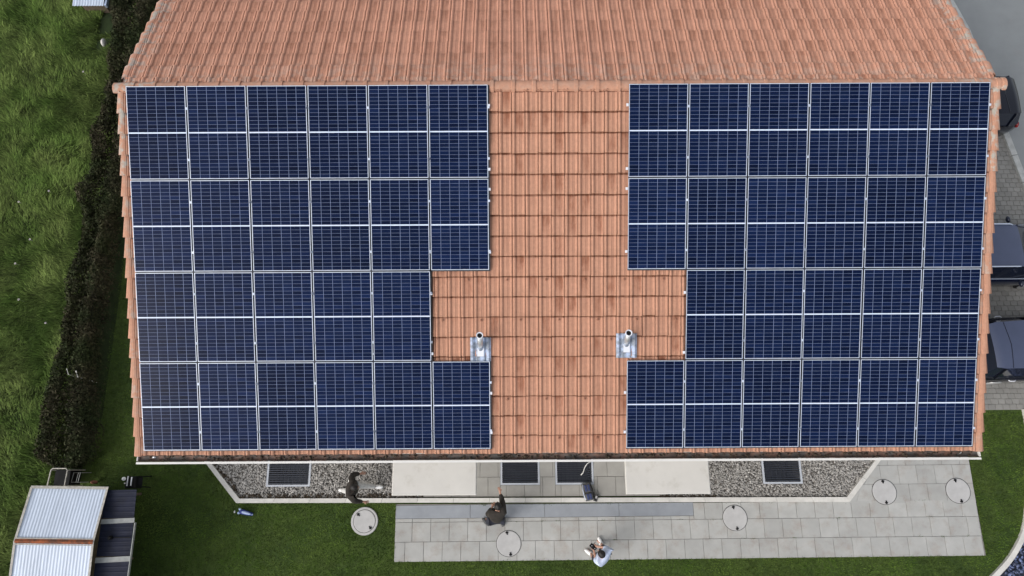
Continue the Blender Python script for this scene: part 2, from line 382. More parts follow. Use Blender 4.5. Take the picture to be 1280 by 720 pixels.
mb = MB(); mb.prism(B2+[(40, -12), (40, -5.5)], 0, .006); tag(mb.build('dark_yard', M['dark_surface']), kind='structure')

# ------------------------------------------------------------------ stones
def stones(name, poly, n, size, m, z, label, holes=(), elong=(.5, 1.5), flat=.45, kind='stuff', tonefn=None):
    xs = [p[0] for p in poly]; ys = [p[1] for p in poly]
    X = rng.uniform(min(xs), max(xs), n*3); Y = rng.uniform(min(ys), max(ys), n*3); k = inpoly(X, Y, poly)
    for h in holes: k &= ~((X > h[0]-.06) & (X < h[1]+.06) & (Y > h[2]-.06) & (Y < h[3]+.1))
    X, Y = X[k][:n], Y[k][:n]; n = len(X)
    base = []
    for i in range(1, 3):
        for j in range(5): base.append((math.sin(PI*i/3)*math.cos(2*PI*j/5+i*.6), math.sin(PI*i/3)*math.sin(2*PI*j/5+i*.6), math.cos(PI*i/3)))
    base += [(0, 0, .9), (0, 0, -.9)]; base = np.array(base)
    F = []
    for j in range(5):
        a, b = j, (j+1) % 5; F += [(10, a, b), (a, a+5, b), (b, a+5, b+5), (11, b+5, a+5)]
    F = np.array(F)
    V = base[None]*rng.uniform(.75, 1.2, (n, 12, 1)); sc = size*rng.uniform(.55, 1.35, (n, 1, 1))
    S = np.stack([rng.uniform(*elong, n), rng.uniform(*elong, n), rng.uniform(flat*.6, flat*1.4, n)], 1)[:, None]
    V = V*S*sc; a = rng.uniform(0, 2*PI, n); ti = rng.uniform(-.7, .7, n)
    x, y, zz = V[..., 0].copy(), V[..., 1].copy(), V[..., 2].copy()
    y2 = y*np.cos(ti)[:, None]-zz*np.sin(ti)[:, None]; z2 = y*np.sin(ti)[:, None]+zz*np.cos(ti)[:, None]
    x3 = x*np.cos(a)[:, None]-y2*np.sin(a)[:, None]; y3 = x*np.sin(a)[:, None]+y2*np.cos(a)[:, None]
    V = np.stack([x3+X[:, None], y3+Y[:, None], z2+z+rng.uniform(0, .025, n)[:, None]], 2)
    FF = (np.arange(n)[:, None, None]*12+F[None]).reshape(-1, 3)
    t = rng.beta(1.6, 1.8, n)
    if tonefn is not None: t = tonefn(X, Y, t)
    o = np_mesh(name, V.reshape(-1, 3), FF, m, np.repeat(t, 20))
    return tag(o, label, None, None, kind)
GL = [(-1.5, -6.33), (-1.0, -6.80), (-.93, -6.9), (-.10, -7.76), (4.9, -7.78), (4.9, -6.33)]
GR = [(11.6, -6.33), (11.6, -7.80), (16.49, -7.83), (17.40, -6.80), (17.75, -6.33)]
for P in (GL, GR):
    mb = MB(); xs = [p[0] for p in P]
    if P is GL:
        rect_sheet(mb, -.1, 4.9, -7.78, -6.33, .012, WELLS); mb.quad((-1.5, -6.33, .012), (-.1, -7.76, .012), (-.1, -7.0, .012), (-.1, -6.33, .012))
    else:
        rect_sheet(mb, 11.6, 16.49, -7.82, -6.33, .012, WELLS); mb.quad((16.49, -6.33, .012), (16.49, -7.82, .012), (17.4, -6.8, .012), (17.75, -6.33, .012))
    tag(mb.build('gravel_bed', M['gravelbase']), kind='structure')
stones('gravel', GL, 8000, .026, M['stone'], .03, None, WELLS)
stones('gravel', GR, 8000, .026, M['stone'], .03, None, WELLS)
BP = offset(CV, .13)+offset(CV, .52)[::-1]
stones('blue_gravel', BP, 2200, .045, M['bluestone'], .03, None)
# dark bark along the kerb inside the left bed
stones('bark_mulch', [(-.98, -6.8), (-.12, -7.77), (4.9, -7.79), (4.9, -7.70), (-.05, -7.66), (-.88, -6.8)], 1000, .026, M['wood_mulch'], .055, None)
stones('bark_mulch', [(11.3, -7.81), (12.9, -7.81), (12.9, -7.77), (11.3, -7.77)], 120, .02, M['wood_mulch'], .055, None)

# ------------------------------------------------------------------ kerb round the beds
KB = [(-1.62, -6.24), (-1.12, -6.83), (-.16, -7.90), (16.50, -7.96), (17.56, -6.80), (18.05, -6.24)]
KI = [(-1.46, -6.24), (-1.0, -6.80), (-.09, -7.785), (16.44, -7.835), (17.42, -6.80), (17.88, -6.24)]
kb = MB()
for i in range(len(KB)-1):
    a, b, c, d = KB[i], KB[i+1], KI[i+1], KI[i]; L = math.hypot(b[0]-a[0], b[1]-a[1]); n = max(1, round(L/1.0))
    for k in range(n):
        t0 = k/n+(.0035/(L/n) if k else 0)/n*1.0; t1 = (k+1)/n-.004/L
        q = lambda p, r_, t: (p[0]+(r_[0]-p[0])*t, p[1]+(r_[1]-p[1])*t)
        kb.prism([q(a, b, t0), q(a, b, t1), q(d, c, t1), q(d, c, t0)], 0, .115, random.random())
tag(kb.build('bed_kerb', M['kerb']), kind='structure')

# ------------------------------------------------------------------ terrace
TJ = [(4.16, -7.96), (4.17, -9.43), (19.99, -9.36), (19.97, -7.6), (19.98, -6.60), (19.98, -6.24), (18.08, -6.24), (17.60, -6.80), (16.53, -7.965)]
mb = MB(); mb.prism(TJ, .0, .035); tag(mb.build('terrace_bed', M['joint']), kind='structure')
mb = MB(); rect_sheet(mb, 4.9, 11.6, -7.77, -6.24, .035, WELLS); tag(mb.build('paving_bed', M['joint']), kind='structure')
def rot(x, y, z): # slab rows run very slightly off the house line
    return (x, y+(x-4.16)*.0047, z)
sl, sb, sw = MB(), MB(), MB()
G = .0045
def slab(mbx, x0, x1, y0, y1, z1=.052, bev=.004): mbx.box(x0+G, x1-G, y0+G, y1-G, .02, z1+random.uniform(-.0012, .0012), random.random(), bev=bev, fn=rot)
for ri, (ya, yb) in enumerate(((-9.43, -8.93), (-8.93, -8.43))):
    x = 4.17; x2 = x+(.46 if ri else .28)
    while x < 19.9:
        e = min(x2, 19.96)
        slab(sl, x, e, ya, yb); x = e; x2 = x+.5
x = 12.25; x2 = x+.30
while x < 19.9:
    e = min(x2, 19.96); slab(sl, x, e, -8.43, -8.0); x = e; x2 = x+.5
x = 4.17; x2 = x+.46                               # narrow pieces under the blue-grey strip
while x < 12.2:
    e = min(x2, 12.25); slab(sl, x, e, -8.43, -8.335); x = e; x2 = x+.5
x = 4.17
while x < 12.2:
    e = min(x+2.02, 12.25); slab(sb, x, e, -8.335, -7.99); x = e
# corner to the right of the gravel bed: rows, clipped by the diagonal kerb
def dk(y): return np.interp(-y, [6.24, 6.80, 7.965], [18.08, 17.60, 16.53])
for ri, (ya, yb) in enumerate(((-8.0, -7.50), (-7.50, -7.0), (-7.0, -6.50), (-6.50, -6.30))):
    xr = 19.965; x2 = xr-(.5 if ri % 2 else .27); Y0, Y1 = ya-.07+G, yb-.07-G
    k0, k1 = dk(Y0+.06)-.06, dk(Y1+.06)-.06
    while xr > k0+.02:
        q = [(max(k0, x2+G), Y0), (xr-G, Y0), (max(xr-G, k1), Y1), (max(k1, x2+G), Y1)]
        if xr-G > k1 or k0 < xr: sl.prism([rot(*p, 0)[:2] for p in ([q[0], q[1], (max(xr-G, k1+.001), Y1), q[3]])], .02, .052, random.random())
        xr = x2; x2 -= .5
# warm pavers between the beds (cut round the light wells)
def clipslab(x0, x1, y0, y1):
    rects = [(x0, x1, y0, y1)]
    for h in WELLS:
        h = (h[0]-.055, h[1]+.055, h[2]-.055, h[3]); nr = []
        for (a, b, c, d) in rects:
            if b <= h[0] or a >= h[1] or d <= h[2] or c >= h[3]: nr.append((a, b, c, d)); continue
            if a < h[0]: nr.append((a, h[0], c, d))
            if b > h[1]: nr.append((h[1], b, c, d))
            if c < h[2]: nr.append((max(a, h[0]), min(b, h[1]), c, h[2]))
        rects = nr
    for (a, b, c, d) in rects:
        if b-a > .03 and d-c > .03: sw.box(a+G, b-G, c+G, d-G, .02, .054, random.random(), bev=.004)
for ri, (ya, yb) in enumerate(((-7.78, -7.26), (-7.26, -6.76), (-6.76, -6.26))):
    x = 4.95+(.0 if ri % 2 else .22); first = 4.9
    while first < 11.6:
        e = min(x if x > first+.02 else first+.5, 11.6); clipslab(first, e, ya, yb); first = e; x = e+.5
tag(sl.build('terrace', M['slab']), kind='structure'); tag(sb.build('terrace_strip', M['slab_blue']), kind='structure'); tag(sw.build('entrance_paving', M['slab_brown']), kind='structure')

# ------------------------------------------------------------------ light wells
def well(h, label, hose=False):
    x0, x1, y0, y1 = h; e = empty('light_well', ((x0+x1)/2, (y0+y1)/2, 0), label, 'light well', 'light wells along the house wall')
    cx, cy = (x0+x1)/2, (y0+y1)/2; hx, hy = (x1-x0)/2, (y1-y0)/2
    p = MB(); d = -.95
    P = [(-hx, -hy), (hx, -hy), (hx, hy), (-hx, hy)]
    for i in range(4):
        a, b = P[i], P[(i+1) % 4]; p.quad((*a, d), (*b, d), (*b, .01), (*a, .01))
    p.quad((-hx, -hy, d), (hx, -hy, d), (hx, hy, d), (-hx, hy, d)); p.build('shaft', M['well_conc'], e)
    fr = MB(); t = .05
    fr.box(-hx-t, -hx, -hy-t, hy, 0, .062); fr.box(hx, hx+t, -hy-t, hy, 0, .062); fr.box(-hx, hx, -hy-t, -hy, 0, .0622); fr.build('frame', M['well_frame'], e)
    g = MB(); n = int(2*hy/.058)
    for k in range(n): y = -hy+.02+k*.058; g.box(-hx, hx, y, y+.030, .02, .050)
    for k in range(1, int(2*hx/.11)): x = -hx+k*.11; g.box(x, x+.006, -hy, hy, .030, .047)
    g.build('grating', M['grate'], e)
    return e
M['well_conc'] = mat('shaft_concrete', (.30, .30, .30), rough=.9, vary=.2)
M['well_frame'] = mat('galvanised_frame', (.47, .50, .55), rough=.5, vary=.1, vscale=8)
M['grate'] = mat('grating_steel', (.035, .04, .055), rough=.5, metal=.3)
well(WELLS[0], 'dark barred light well set in the gravel bed left of the pale canopies')
well(WELLS[1], 'dark barred light well in the paving straight in front of the pointing person')
well(WELLS[2], 'dark barred light well in the paving with a pale hose lying on it')
well(WELLS[3], 'dark barred light well set in the gravel bed to the right of the right-hand canopy')
mb = MB(); mb.tube([(9.50, -6.86, .075), (9.40, -6.92, .08), (9.33, -7.02, .075), (9.28, -7.16, .08), (9.22, -7.22, .07)], .013, 8)
tag(mb.build('hose', M['white'], smooth=True), 'short pale hose end lying across the dark grating', 'hose')
mb = MB(); mb.box(9.02, 9.10, -6.93, -6.88, .051, .062, fn=lambda x, y, z: (x+(y+6.9)*.5, y, z)); 

# ------------------------------------------------------------------ round covers
def cover(cx, cy, r, ang, label, thick=False):
    e = empty('shaft_cover', (cx, cy, 0), label, 'manhole cover', 'round concrete shaft covers')
    z = .055 if not thick else .05
    mb = MB()
    if thick:
        mb.lathe([(r+.075, 0), (r+.075, z-.01), (r+.065, z), (r+.012, z)], 0, 0, 48); mb.build('outer_ring', M['cover'], e)
    mb = MB(); mb.lathe([(r+.014, 0), (r+.014, z+.003)], 0, 0, 48); mb.build('joint_ring', M['ring'], e)
    mb = MB(); mb.lathe([(r, .01), (r, z+.006), (r-.01, z+.010)], 0, 0, 48); mb.build('lid', M['cover'], e)
    for s in (0, PI):
        a = ang+s; x, y = (r-.055)*math.cos(a), (r-.055)*math.sin(a); hb = MB()
        c, sn = math.cos(a), math.sin(a); fn = lambda X, Y, Z: (x+X*c-Y*sn, y+X*sn+Y*c, Z)
        hb.box(-.045, .045, -.014, .014, z+.0105, z+.030, fn=fn); hb.box(-.005, .03, -.038, .038, z+.0104, z+.024, fn=fn); hb.build('handle', M['black'], e)
cover(3.33, -8.39, .29, math.radians(135), 'round concrete cover with raised rim sunk in the lawn', True)
cover(7.23, -8.98, .325, math.radians(100), 'round concrete cover in the terrace just below the pointing person')
cover(13.36, -8.36, .325, math.radians(96), 'round concrete cover in the terrace below the right-hand gravel bed')
cover(17.50, -7.71, .325, math.radians(92), 'round concrete cover near the slanting kerb end of the right gravel bed')
cover(19.52, -7.69, .325, math.radians(98), 'round concrete cover at the right edge of the terrace by the lawn')

# ------------------------------------------------------------------ house
S = 0.344923; CS, SN = math.cos(S), math.sin(S)
X0, X1 = -.195, 16.745
P0y, P0z = .041, 7.887
def front(x, d, h=0): return (x, P0y-d*CS-h*SN, P0z-d*SN+h*CS)
def back(x, d, h=0): return (x, P0y+d*CS+h*SN, P0z-d*SN+h*CS)
DMAX = 7.238
house = empty('house', (8.28, 0, 0), 'long white house with an orange clay tiled saddle roof covered in solar panels', 'house')
HO = Vector((8.28, 0, 0))
def hbuild(mb, name, m, **k):
    mb.v = [(a[0]-HO.x, a[1], a[2]) for a in mb.v]; par = k.pop('parent', house); return mb.build(name, m, par, **k)
mb = MB()
ze = 5.28; wx0, wx1, wy = .25, 16.3, 6.22
for y in (-wy, wy): mb.box(wx0, wx1, min(y, y*.97), max(y, y*.97), 0, ze)
for xa, xb in ((wx0, wx0+.2), (wx1-.2, wx1)):
    k = len(mb.v); zz = P0z-.22
    pr = [(-wy*.97, 0), (wy*.97, 0), (wy*.97, ze+.15), (0, zz), (-wy*.97, ze+.15)]
    mb.v += [(xa, y, z) for y, z in pr]+[(xb, y, z) for y, z in pr]
    mb.face([k, k+1, k+2, k+3, k+4]); mb.face([k+9, k+8, k+7, k+6, k+5])
    for i in range(5): j = (i+1) % 5; mb.face((k+i, k+5+i, k+5+j, k+j))
hbuild(mb, 'wall', M['wall'])
for x0, x1, z0, z1 in ((.9, 1.7, 2.9, 4.2), (3.0, 4.2, 2.9, 4.2), (7.1, 8.0, 3.0, 4.2), (8.6, 9.5, 3.0, 4.2), (12.3, 13.5, 2.9, 4.2), (14.3, 15.2, 2.9, 4.2), (4.9, 5.9, .1, 2.2), (10.6, 11.6, .1, 2.2), (1.0, 3.2, .9, 2.1), (13.2, 15.4, .9, 2.1)):
    nm = 'door' if z0 < .5 else 'window'
    a = MB(); a.box(x0-.06, x1+.06, -wy-.03, -wy-.005, z0-.06, z1+.06); o = hbuild(a, nm, M['white'])
    a = MB(); a.box(x0, x1, -wy-.036, -wy-.031, z0, z1); hbuild(a, 'pane', M['window'], parent=o)
# two flat canopies over the entrances
for x0, x1 in ((4.43, 6.47), (10.075, 12.115)):
    a = MB(); a.box(x0, x1, -7.665, -wy-.01, 2.30, 2.40, bev=.02); o = hbuild(a, 'canopy', M['canopy'])
    o['label'] = 'pale flat entrance canopy %s' % ('above the left end of the paving' if x0 < 6 else 'beside the right gravel bed')
    for xx in (x0+.15, x1-.15): a = MB(); a.tube([(xx, -wy-.03, 1.75), (xx, -7.3, 2.28)], .02); hbuild(a, 'strut', M['steel'], parent=o)
# roof deck with barge boards
roof = MB()
for fn in (front, back):
    k = len(roof.v)
    for x in (X0+.06, X1-.06):
        for d, h in ((0, -.02), (DMAX-.06, -.02), (DMAX-.06, -.16), (0, -.16)): roof.v.append(fn(x, d, h))
    for q in ((0, 1, 5, 4), (1, 2, 6, 5), (2, 3, 7, 6), (0, 3, 2, 1), (4, 5, 6, 7)): roof.face([k+i for i in q])
roof_o = hbuild(roof, 'roof', M['wood'])

TW = .2555; TX = 7.107
def tile_field(fn, gauge, first, rows, jitter, dirtp, seed, dstop):
    r = np.random.default_rng(seed); mb = MB(); dirt = []; lich = []; dirt_shade = []
    prof = [(0.0, .001), (.006, .020), (.035, .034), (.060, .022), (.072, .006), (.085, .000), (.125, .004), (.135, .009), (.150, .004), (.195, -.001), (.212, .010), (.228, .026), (.246, .022), (.2535, .001)]
    n0 = int(math.ceil((TX-X0-.1)/TW)); xs0 = TX-n0*TW
    ntile = int((X1-xs0)/TW)+1
    for ri in range(rows):
        dtop = first+gauge*(ri-1)-.01; dbot = first+gauge*ri
        if ri == 0: dtop = .02
        if ri == rows-1: dbot -= .018
        mj = r.random(200)
        for t in range(ntile):
            xa = xs0+t*TW
            if xa > X1-.15: break
            tone = float(np.clip(r.normal(.5, .25), 0, 1)); dv = r.random(); heavy = dv < dirtp
            dj = r.normal(0, jitter); hj = abs(r.normal(0, .003)); xj = r.normal(0, .0015)
            cols = []
            for (px, pz) in prof:
                x = min(max(xa+px+xj, X0+.05), X1-.05)
                ring = []
                pan = 1.0 if .065 < px < .215 else .0
                dd = pan*(1.0 if heavy else .28*dv)
                top_h = lambda d: pz-.012+.038*(d-dtop)/(dbot-dtop)+hj*(d > dtop+.05)
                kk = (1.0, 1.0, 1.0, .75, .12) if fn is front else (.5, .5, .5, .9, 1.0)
                dirt_shade_v = (1.0, 1.0, 0.0, 0.0, 0.10, 1.0) if fn is front else (.5, .5, 0, 0, .12, 1.0)  # course band: gathered dirt and the overlap's shadow line painted together
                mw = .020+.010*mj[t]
                for q_, (d, h, kd) in enumerate(((dtop, top_h(dtop), kk[0]), (dtop+.012+mw, top_h(dtop+.012+mw), kk[1]), (dtop+.020+mw*1.25, top_h(dtop+.020+mw*1.25), kk[2]), (dbot-.15+dj, top_h(dbot-.15), kk[3]), (dbot+dj, top_h(dbot), kk[4]), (dbot+dj+.002, pz-.014, 1))):
                    ring.append(mb.vert(*fn(x, d, h+.02)))
                    dirt.append(min(1, dd*kd)); dirt_shade.append(dirt_shade_v[q_])
                    edge = min(x-X0, X1-x); lich.append(max(0, 1-edge/.55)*.9 if fn is back else max(0, 1-edge/.3)*.6)
                    if fn is back and d < 1.0: lich[-1] = max(lich[-1], .35*(1-d))
                cols.append(ring)
            for A, B in zip(cols, cols[1:]):
                for q in range(5): mb.face((A[q], A[q+1], B[q+1], B[q]) if fn is front else (A[q], B[q], B[q+1], A[q+1]), tone)
    mb.extra = {'dirt': dirt, 'lichen': lich, 'dirt_shade': dirt_shade}
    return mb
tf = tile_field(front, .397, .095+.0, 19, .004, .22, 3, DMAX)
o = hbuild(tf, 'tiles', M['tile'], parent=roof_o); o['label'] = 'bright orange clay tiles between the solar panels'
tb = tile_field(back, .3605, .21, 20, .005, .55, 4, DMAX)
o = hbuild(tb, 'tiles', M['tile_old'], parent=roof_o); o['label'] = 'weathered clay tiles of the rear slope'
# verge tiles: one wrapped piece per course
for fn, gauge, first, rows, mm in ((front, .397, .095, 19, M['tile']), (back, .3605, .21, 20, M['tile_old'])):
    for side in (0, 1):
        mb = MB(); li = []; di = []
        for ri in range(1, rows):
            d0 = first+gauge*(ri-1)-.02; d1 = first+gauge*ri+random.uniform(-.004, .004); tone = random.random(); k = len(mb.v); lv = .9 if (fn is back or ri < 5) else random.choice((0, 0, .2, .5))
            for d, sp, h in ((d0, .0, .0), (d1, .034, .026)):
                w_ = [(-.006-sp, -.14), (-.012-sp, .015+h), (.012, .052+h), (.06, .058+h), (.10, .050+h), (.125, .026+h)]
                for xx, hh in w_:
                    x = X0+xx if side == 0 else X1-xx; mb.v.append(fn(x, d, hh)); li.append(lv if xx > .05 else lv*.6); di.append(.1)
            # lip
            for xx, hh in ((-.040, -.15), (-.046, .02), (.012, .05), (.06, .055), (.10, .045), (.125, .02)):
                x = X0+xx+.012 if side == 0 else X1-xx-.012; mb.v.append(fn(x, d1-.004, hh-.012)); li.append(0); di.append(.7)
            for row in (0, 6):
                for i in range(5): mb.face((k+row+i, k+row+i+1, k+row+7+i, k+row+6+i), tone)
        mb.extra = {'dirt': di, 'lichen': li}
        o = hbuild(mb, 'verge_tiles', mm, parent=roof_o)
# ridge caps
mb = MB(); x = X0-.09; di = []; li = []
k_i = 0
while x < X1+.05:
    L = .405; x1 = min(x+L, X1+.10); ra, rb = .112, .138; tone = random.random(); k = len(mb.v); seg = 10
    for xx, rr in ((x+.0, ra), (x1-.06, ra+.008), (x1-.052, rb), (x1+.012, rb), (x1+.014, ra-.02)):
        for s_ in range(seg+1):
            a = PI*s_/seg; mb.v.append((xx, P0y-.005+rr*math.cos(a)*.98, P0z-.018+rr*math.sin(a)*.72)); di.append(.05); e = min(xx-X0, X1-xx); li.append(.75 if e < .7 else .12)
    for q in range(4):
        for s_ in range(seg): a = k+q*(seg+1)+s_; mb.face((a, a+1, a+seg+2, a+seg+1), tone)
    if k_i == 0: mb.face([k+i for i in range(seg+1)], tone)
    x = x1; k_i += 1
mb.face([len(mb.v)-1-i for i in range(seg+1)], .5)
mb.extra = {'dirt': di, 'lichen': li}
o = hbuild(mb, 'ridge_tiles', M['tile'], parent=roof_o)
# little snow nibs, one in every third tile of some courses, where the roof is bare
for ri, off in ((10, 0), (12, 1), (13, 2), (16, 0), (18, 1)):
    for t in range(-9, 16, 3):
        x = TX+TW*(t+off)+.14; d = .095+.397*(ri-1)+.075
        if (5.9 < x < 10.6 if 9 < ri < 13 else 7.0 < x < 9.5):
            mb = MB(); mb.ellipsoid(front(x, d, .05), (.020, .028, .018), 8, 5); mb.extra = {'dirt': [.6]*len(mb.v), 'lichen': [0]*len(mb.v), 'dirt_shade': [.35]*len(mb.v)}
            hbuild(mb, 'snow_nib', M['tile'], parent=roof_o)
# gutters
for sgn in (-1, 1):
    g = MB(); prof = []
    for s_ in range(9): a = PI+PI*s_/8; prof.append((.062*math.cos(a), .062*math.sin(a)))
    prof = prof+[(p[0]*.9, p[1]*.9+.004) for p in prof[::-1]]
    yc = sgn*6.835; zc = 5.40; k = len(g.v); xs = (X0-.0, X1+.0)
    for xx in xs:
        for py, pz in prof: g.v.append((xx, yc+py*-sgn if sgn < 0 else yc+py, zc+pz))
    n = len(prof)
    for i in range(n): j = (i+1) % n; g.face((k+i, k+j, k+n+j, k+n+i))
    go = hbuild(g, 'gutter', M['gutter'])
    g = MB(); yo = yc+sgn*.072; g.box(X0-.02, X1+.02, min(yo, yo+sgn*.040), max(yo, yo+sgn*.040), 5.345, 5.415)
    g.box(X0-.02, X0+.0, min(yc-.05, yc+.05), max(yc-.05, yc+.05), 5.33, 5.41); g.box(X1, X1+.02, yc-.05, yc+.05, 5.33, 5.41)
    hbuild(g, 'white_edge', M['white'], parent=go)
    for xx in (.1, 16.4): g = MB(); g.tube([(xx, yc, 5.34), (xx, yc-sgn*.3, 5.1), (xx, sgn*6.3, 4.95), (xx, sgn*6.3, .05)], .045, 10); hbuild(g, 'downpipe', M['steel'], smooth=True)
# debris strip lying in the front gutter
stones('gutter_leaves', [(.0, -6.885), (16.6, -6.885), (16.6, -6.79), (0, -6.79)], 500, .022, M['wood_mulch'], 5.365, None)

# ------------------------------------------------------------------ solar panels
PW, PH, PGX, PGY = 1.125, 1.754, .029, .028
XR = 9.602
# shared meshes, local coords: x right, y down-slope negative (local plane), z normal
def panel_meshes():
    fr = MB(); w_ = .0115; t = .035
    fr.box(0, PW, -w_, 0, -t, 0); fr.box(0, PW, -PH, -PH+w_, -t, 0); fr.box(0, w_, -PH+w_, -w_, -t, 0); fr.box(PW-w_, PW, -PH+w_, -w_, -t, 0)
    fr.mi = [0 if k % 6 == 5 else 1 for k in range(len(fr.f))]   # side faces painted dark as gap shade, only the lip stays bright
    bs = MB(); bs.quad((w_, -PH+w_, -.005), (PW-w_, -PH+w_, -.005), (PW-w_, -w_, -.005), (w_, -w_, -.005)); bs.quad((w_, -w_, -.03), (PW-w_, -w_, -.03), (PW-w_, -PH+w_, -.03), (w_, -PH+w_, -.03))
    ce = MB(); mx = .0145; gx, gy = .0080, .0046; my = .0135; mid = .027
    cw = (PW-2*mx-5*gx)/6; ch = (PH-2*my-mid-22*gy)/24
    for half in (0, 1):
        for c in range(6):
            for r_ in range(12):
                x = mx+c*(cw+gx); y = -my-half*(12*ch+11*gy+mid)-r_*(ch+gy)
                ce.quad((x, y-ch, -.0035), (x+cw, y-ch, -.0035), (x+cw, y, -.0035), (x, y, -.0035), random.gauss(.5, .22)+.10*math.sin(r_*1.3+c))
    ms = MB(); y = -my-12*ch-11*gy-.001; ms.quad((w_, y-mid+.002, -.0032), (PW-w_, y-mid+.002, -.0032), (PW-w_, y, -.0032), (w_, y, -.0032))
    return fr, bs, ce, ms
random.seed(3)
fr, bs, ce, ms = panel_meshes()
proto = empty('solar_panel', (0, 0, 0), 'x', 'solar panel', 'solar panels on the front roof slope')
fr.build('frame', [M['alu'], M['gap_shade']], proto); b_ = bs.build('backing', M['backsheet'], proto); ce.build('cells', M['cell'], proto); ms.build('centre_strip', M['busbar'], proto)
clp = []
for d in (.42, 1.39): cl = MB(); cl.box(PW-.004, PW+PGX+.004, -d-.022, -d+.022, -.02, .005); clp.append(cl.build('clamp', M['alu'], None))
q_ = MB(); q_.box(PW-.001, PW+PGX+.001, -PH, 0, -.034, -.030); shade_x = q_.build('gap_shade_strip', M['gap_shade'])  # dark strip added below the column gap to stand in for shade
q_ = MB(); q_.box(0, PW+PGX, -PH-PGY-.001, -PH+.001, -.0355, -.031); shade_y = q_.build('gap_shade_strip', M['gap_shade'])  # same added shade strip for the gap between rows
rotm = Matrix(((1, 0, 0), (0, CS, -SN), (0, SN, CS))).to_4x4()   # local y up-slope, z normal
rotm = Matrix(((1, 0, 0, 0), (0, CS, -SN, 0), (0, SN, CS, 0), (0, 0, 0, 1)))
rows_w = ['top row', 'second row', 'third row', 'bottom row']
ordw = ['first', 'second', 'third', 'fourth', 'fifth', 'sixth']
first_used = False
for blk, bx in (('left', 0.0), ('right', XR)):
    for r_ in range(4):
        for c in range(6):
            if r_ == 2 and ((blk == 'left' and c == 5) or (blk == 'right' and c == 0)): continue
            if not first_used: o = proto; first_used = True
            else: o = copy_tree(proto)
            jx, jz = random.uniform(-.002, .002), random.uniform(-.0015, .0015)
            x = bx+c*(PW+PGX)+jx; d = r_*(PH+PGY)
            tilt = Matrix.Rotation(random.uniform(-.0035, .0035), 4, 'X') @ Matrix.Rotation(random.uniform(-.0035, .0035), 4, 'Y')
            o.matrix_world = Matrix.Translation((x+.004, -(d+.004)*CS, 8-(d+.004)*SN+jz)) @ rotm @ tilt
            edge = ', at the outer edge' if (blk == 'left' and c == 0) or (blk == 'right' and c == 5) else (', beside bare tiles' if (blk == 'left' and c == (4 if r_ == 2 else 5)) or (blk == 'right' and c == (1 if r_ == 2 else 0)) else '')
            o['label'] = 'solar panel, %s block, %s, %s from left%s' % (blk, rows_w[r_], ordw[c], edge)
            if r_ < 3 and not (r_ == 1 and ((blk == 'left' and c == 5) or (blk == 'right' and c == 0))): k = shade_y.copy(); COL.objects.link(k); k.parent = o
            if c < 5:
                for q_ in clp+[shade_x]: k = q_.copy(); COL.objects.link(k); k.parent = o
for q_ in clp+[shade_x, shade_y]: bpy.data.objects.remove(q_)
# mounting rails: only their bright ends show beside the panels
RD = [(.391, 1.60), (1.983, 3.197), (4.003, 5.191), (5.988, 6.786)]
rp = MB(); rp.box(0, 1, -.02, .02, -.085, -.036)
for blk, bx in (('left', 0.0), ('right', XR)):
    for r_ in range(4):
        xa, xb = bx, bx+6*(PW+PGX)-PGX
        if r_ == 2: xa, xb = (xa, xb-PW-PGX) if blk == 'left' else (xa+PW+PGX, xb)
        if blk == 'left': xb += .035; xa += .03
        else: xa -= .035; xb -= .03
        for q, d in enumerate(RD[r_]):
            m_ = MB(); m_.box(0, xb-xa, -.02, .02, -.085, -.036)
            ex = (xb-xa-.03, xb-xa+.012) if blk == 'left' else (-.012, .03)
            m_.box(ex[0], ex[1], -.026, .026, -.034, -.012)
            o = m_.build('mounting_rail', M['alu_bright'])
            tag(o, 'bright %s rail end poking out under the %s of the %s panel block' % ('upper' if q == 0 else 'lower', rows_w[r_], blk), 'mounting rail', 'mounting rails under the solar panels')
            o.matrix_world = Matrix.Translation((xa, -d*CS, 8-d*SN)) @ rotm

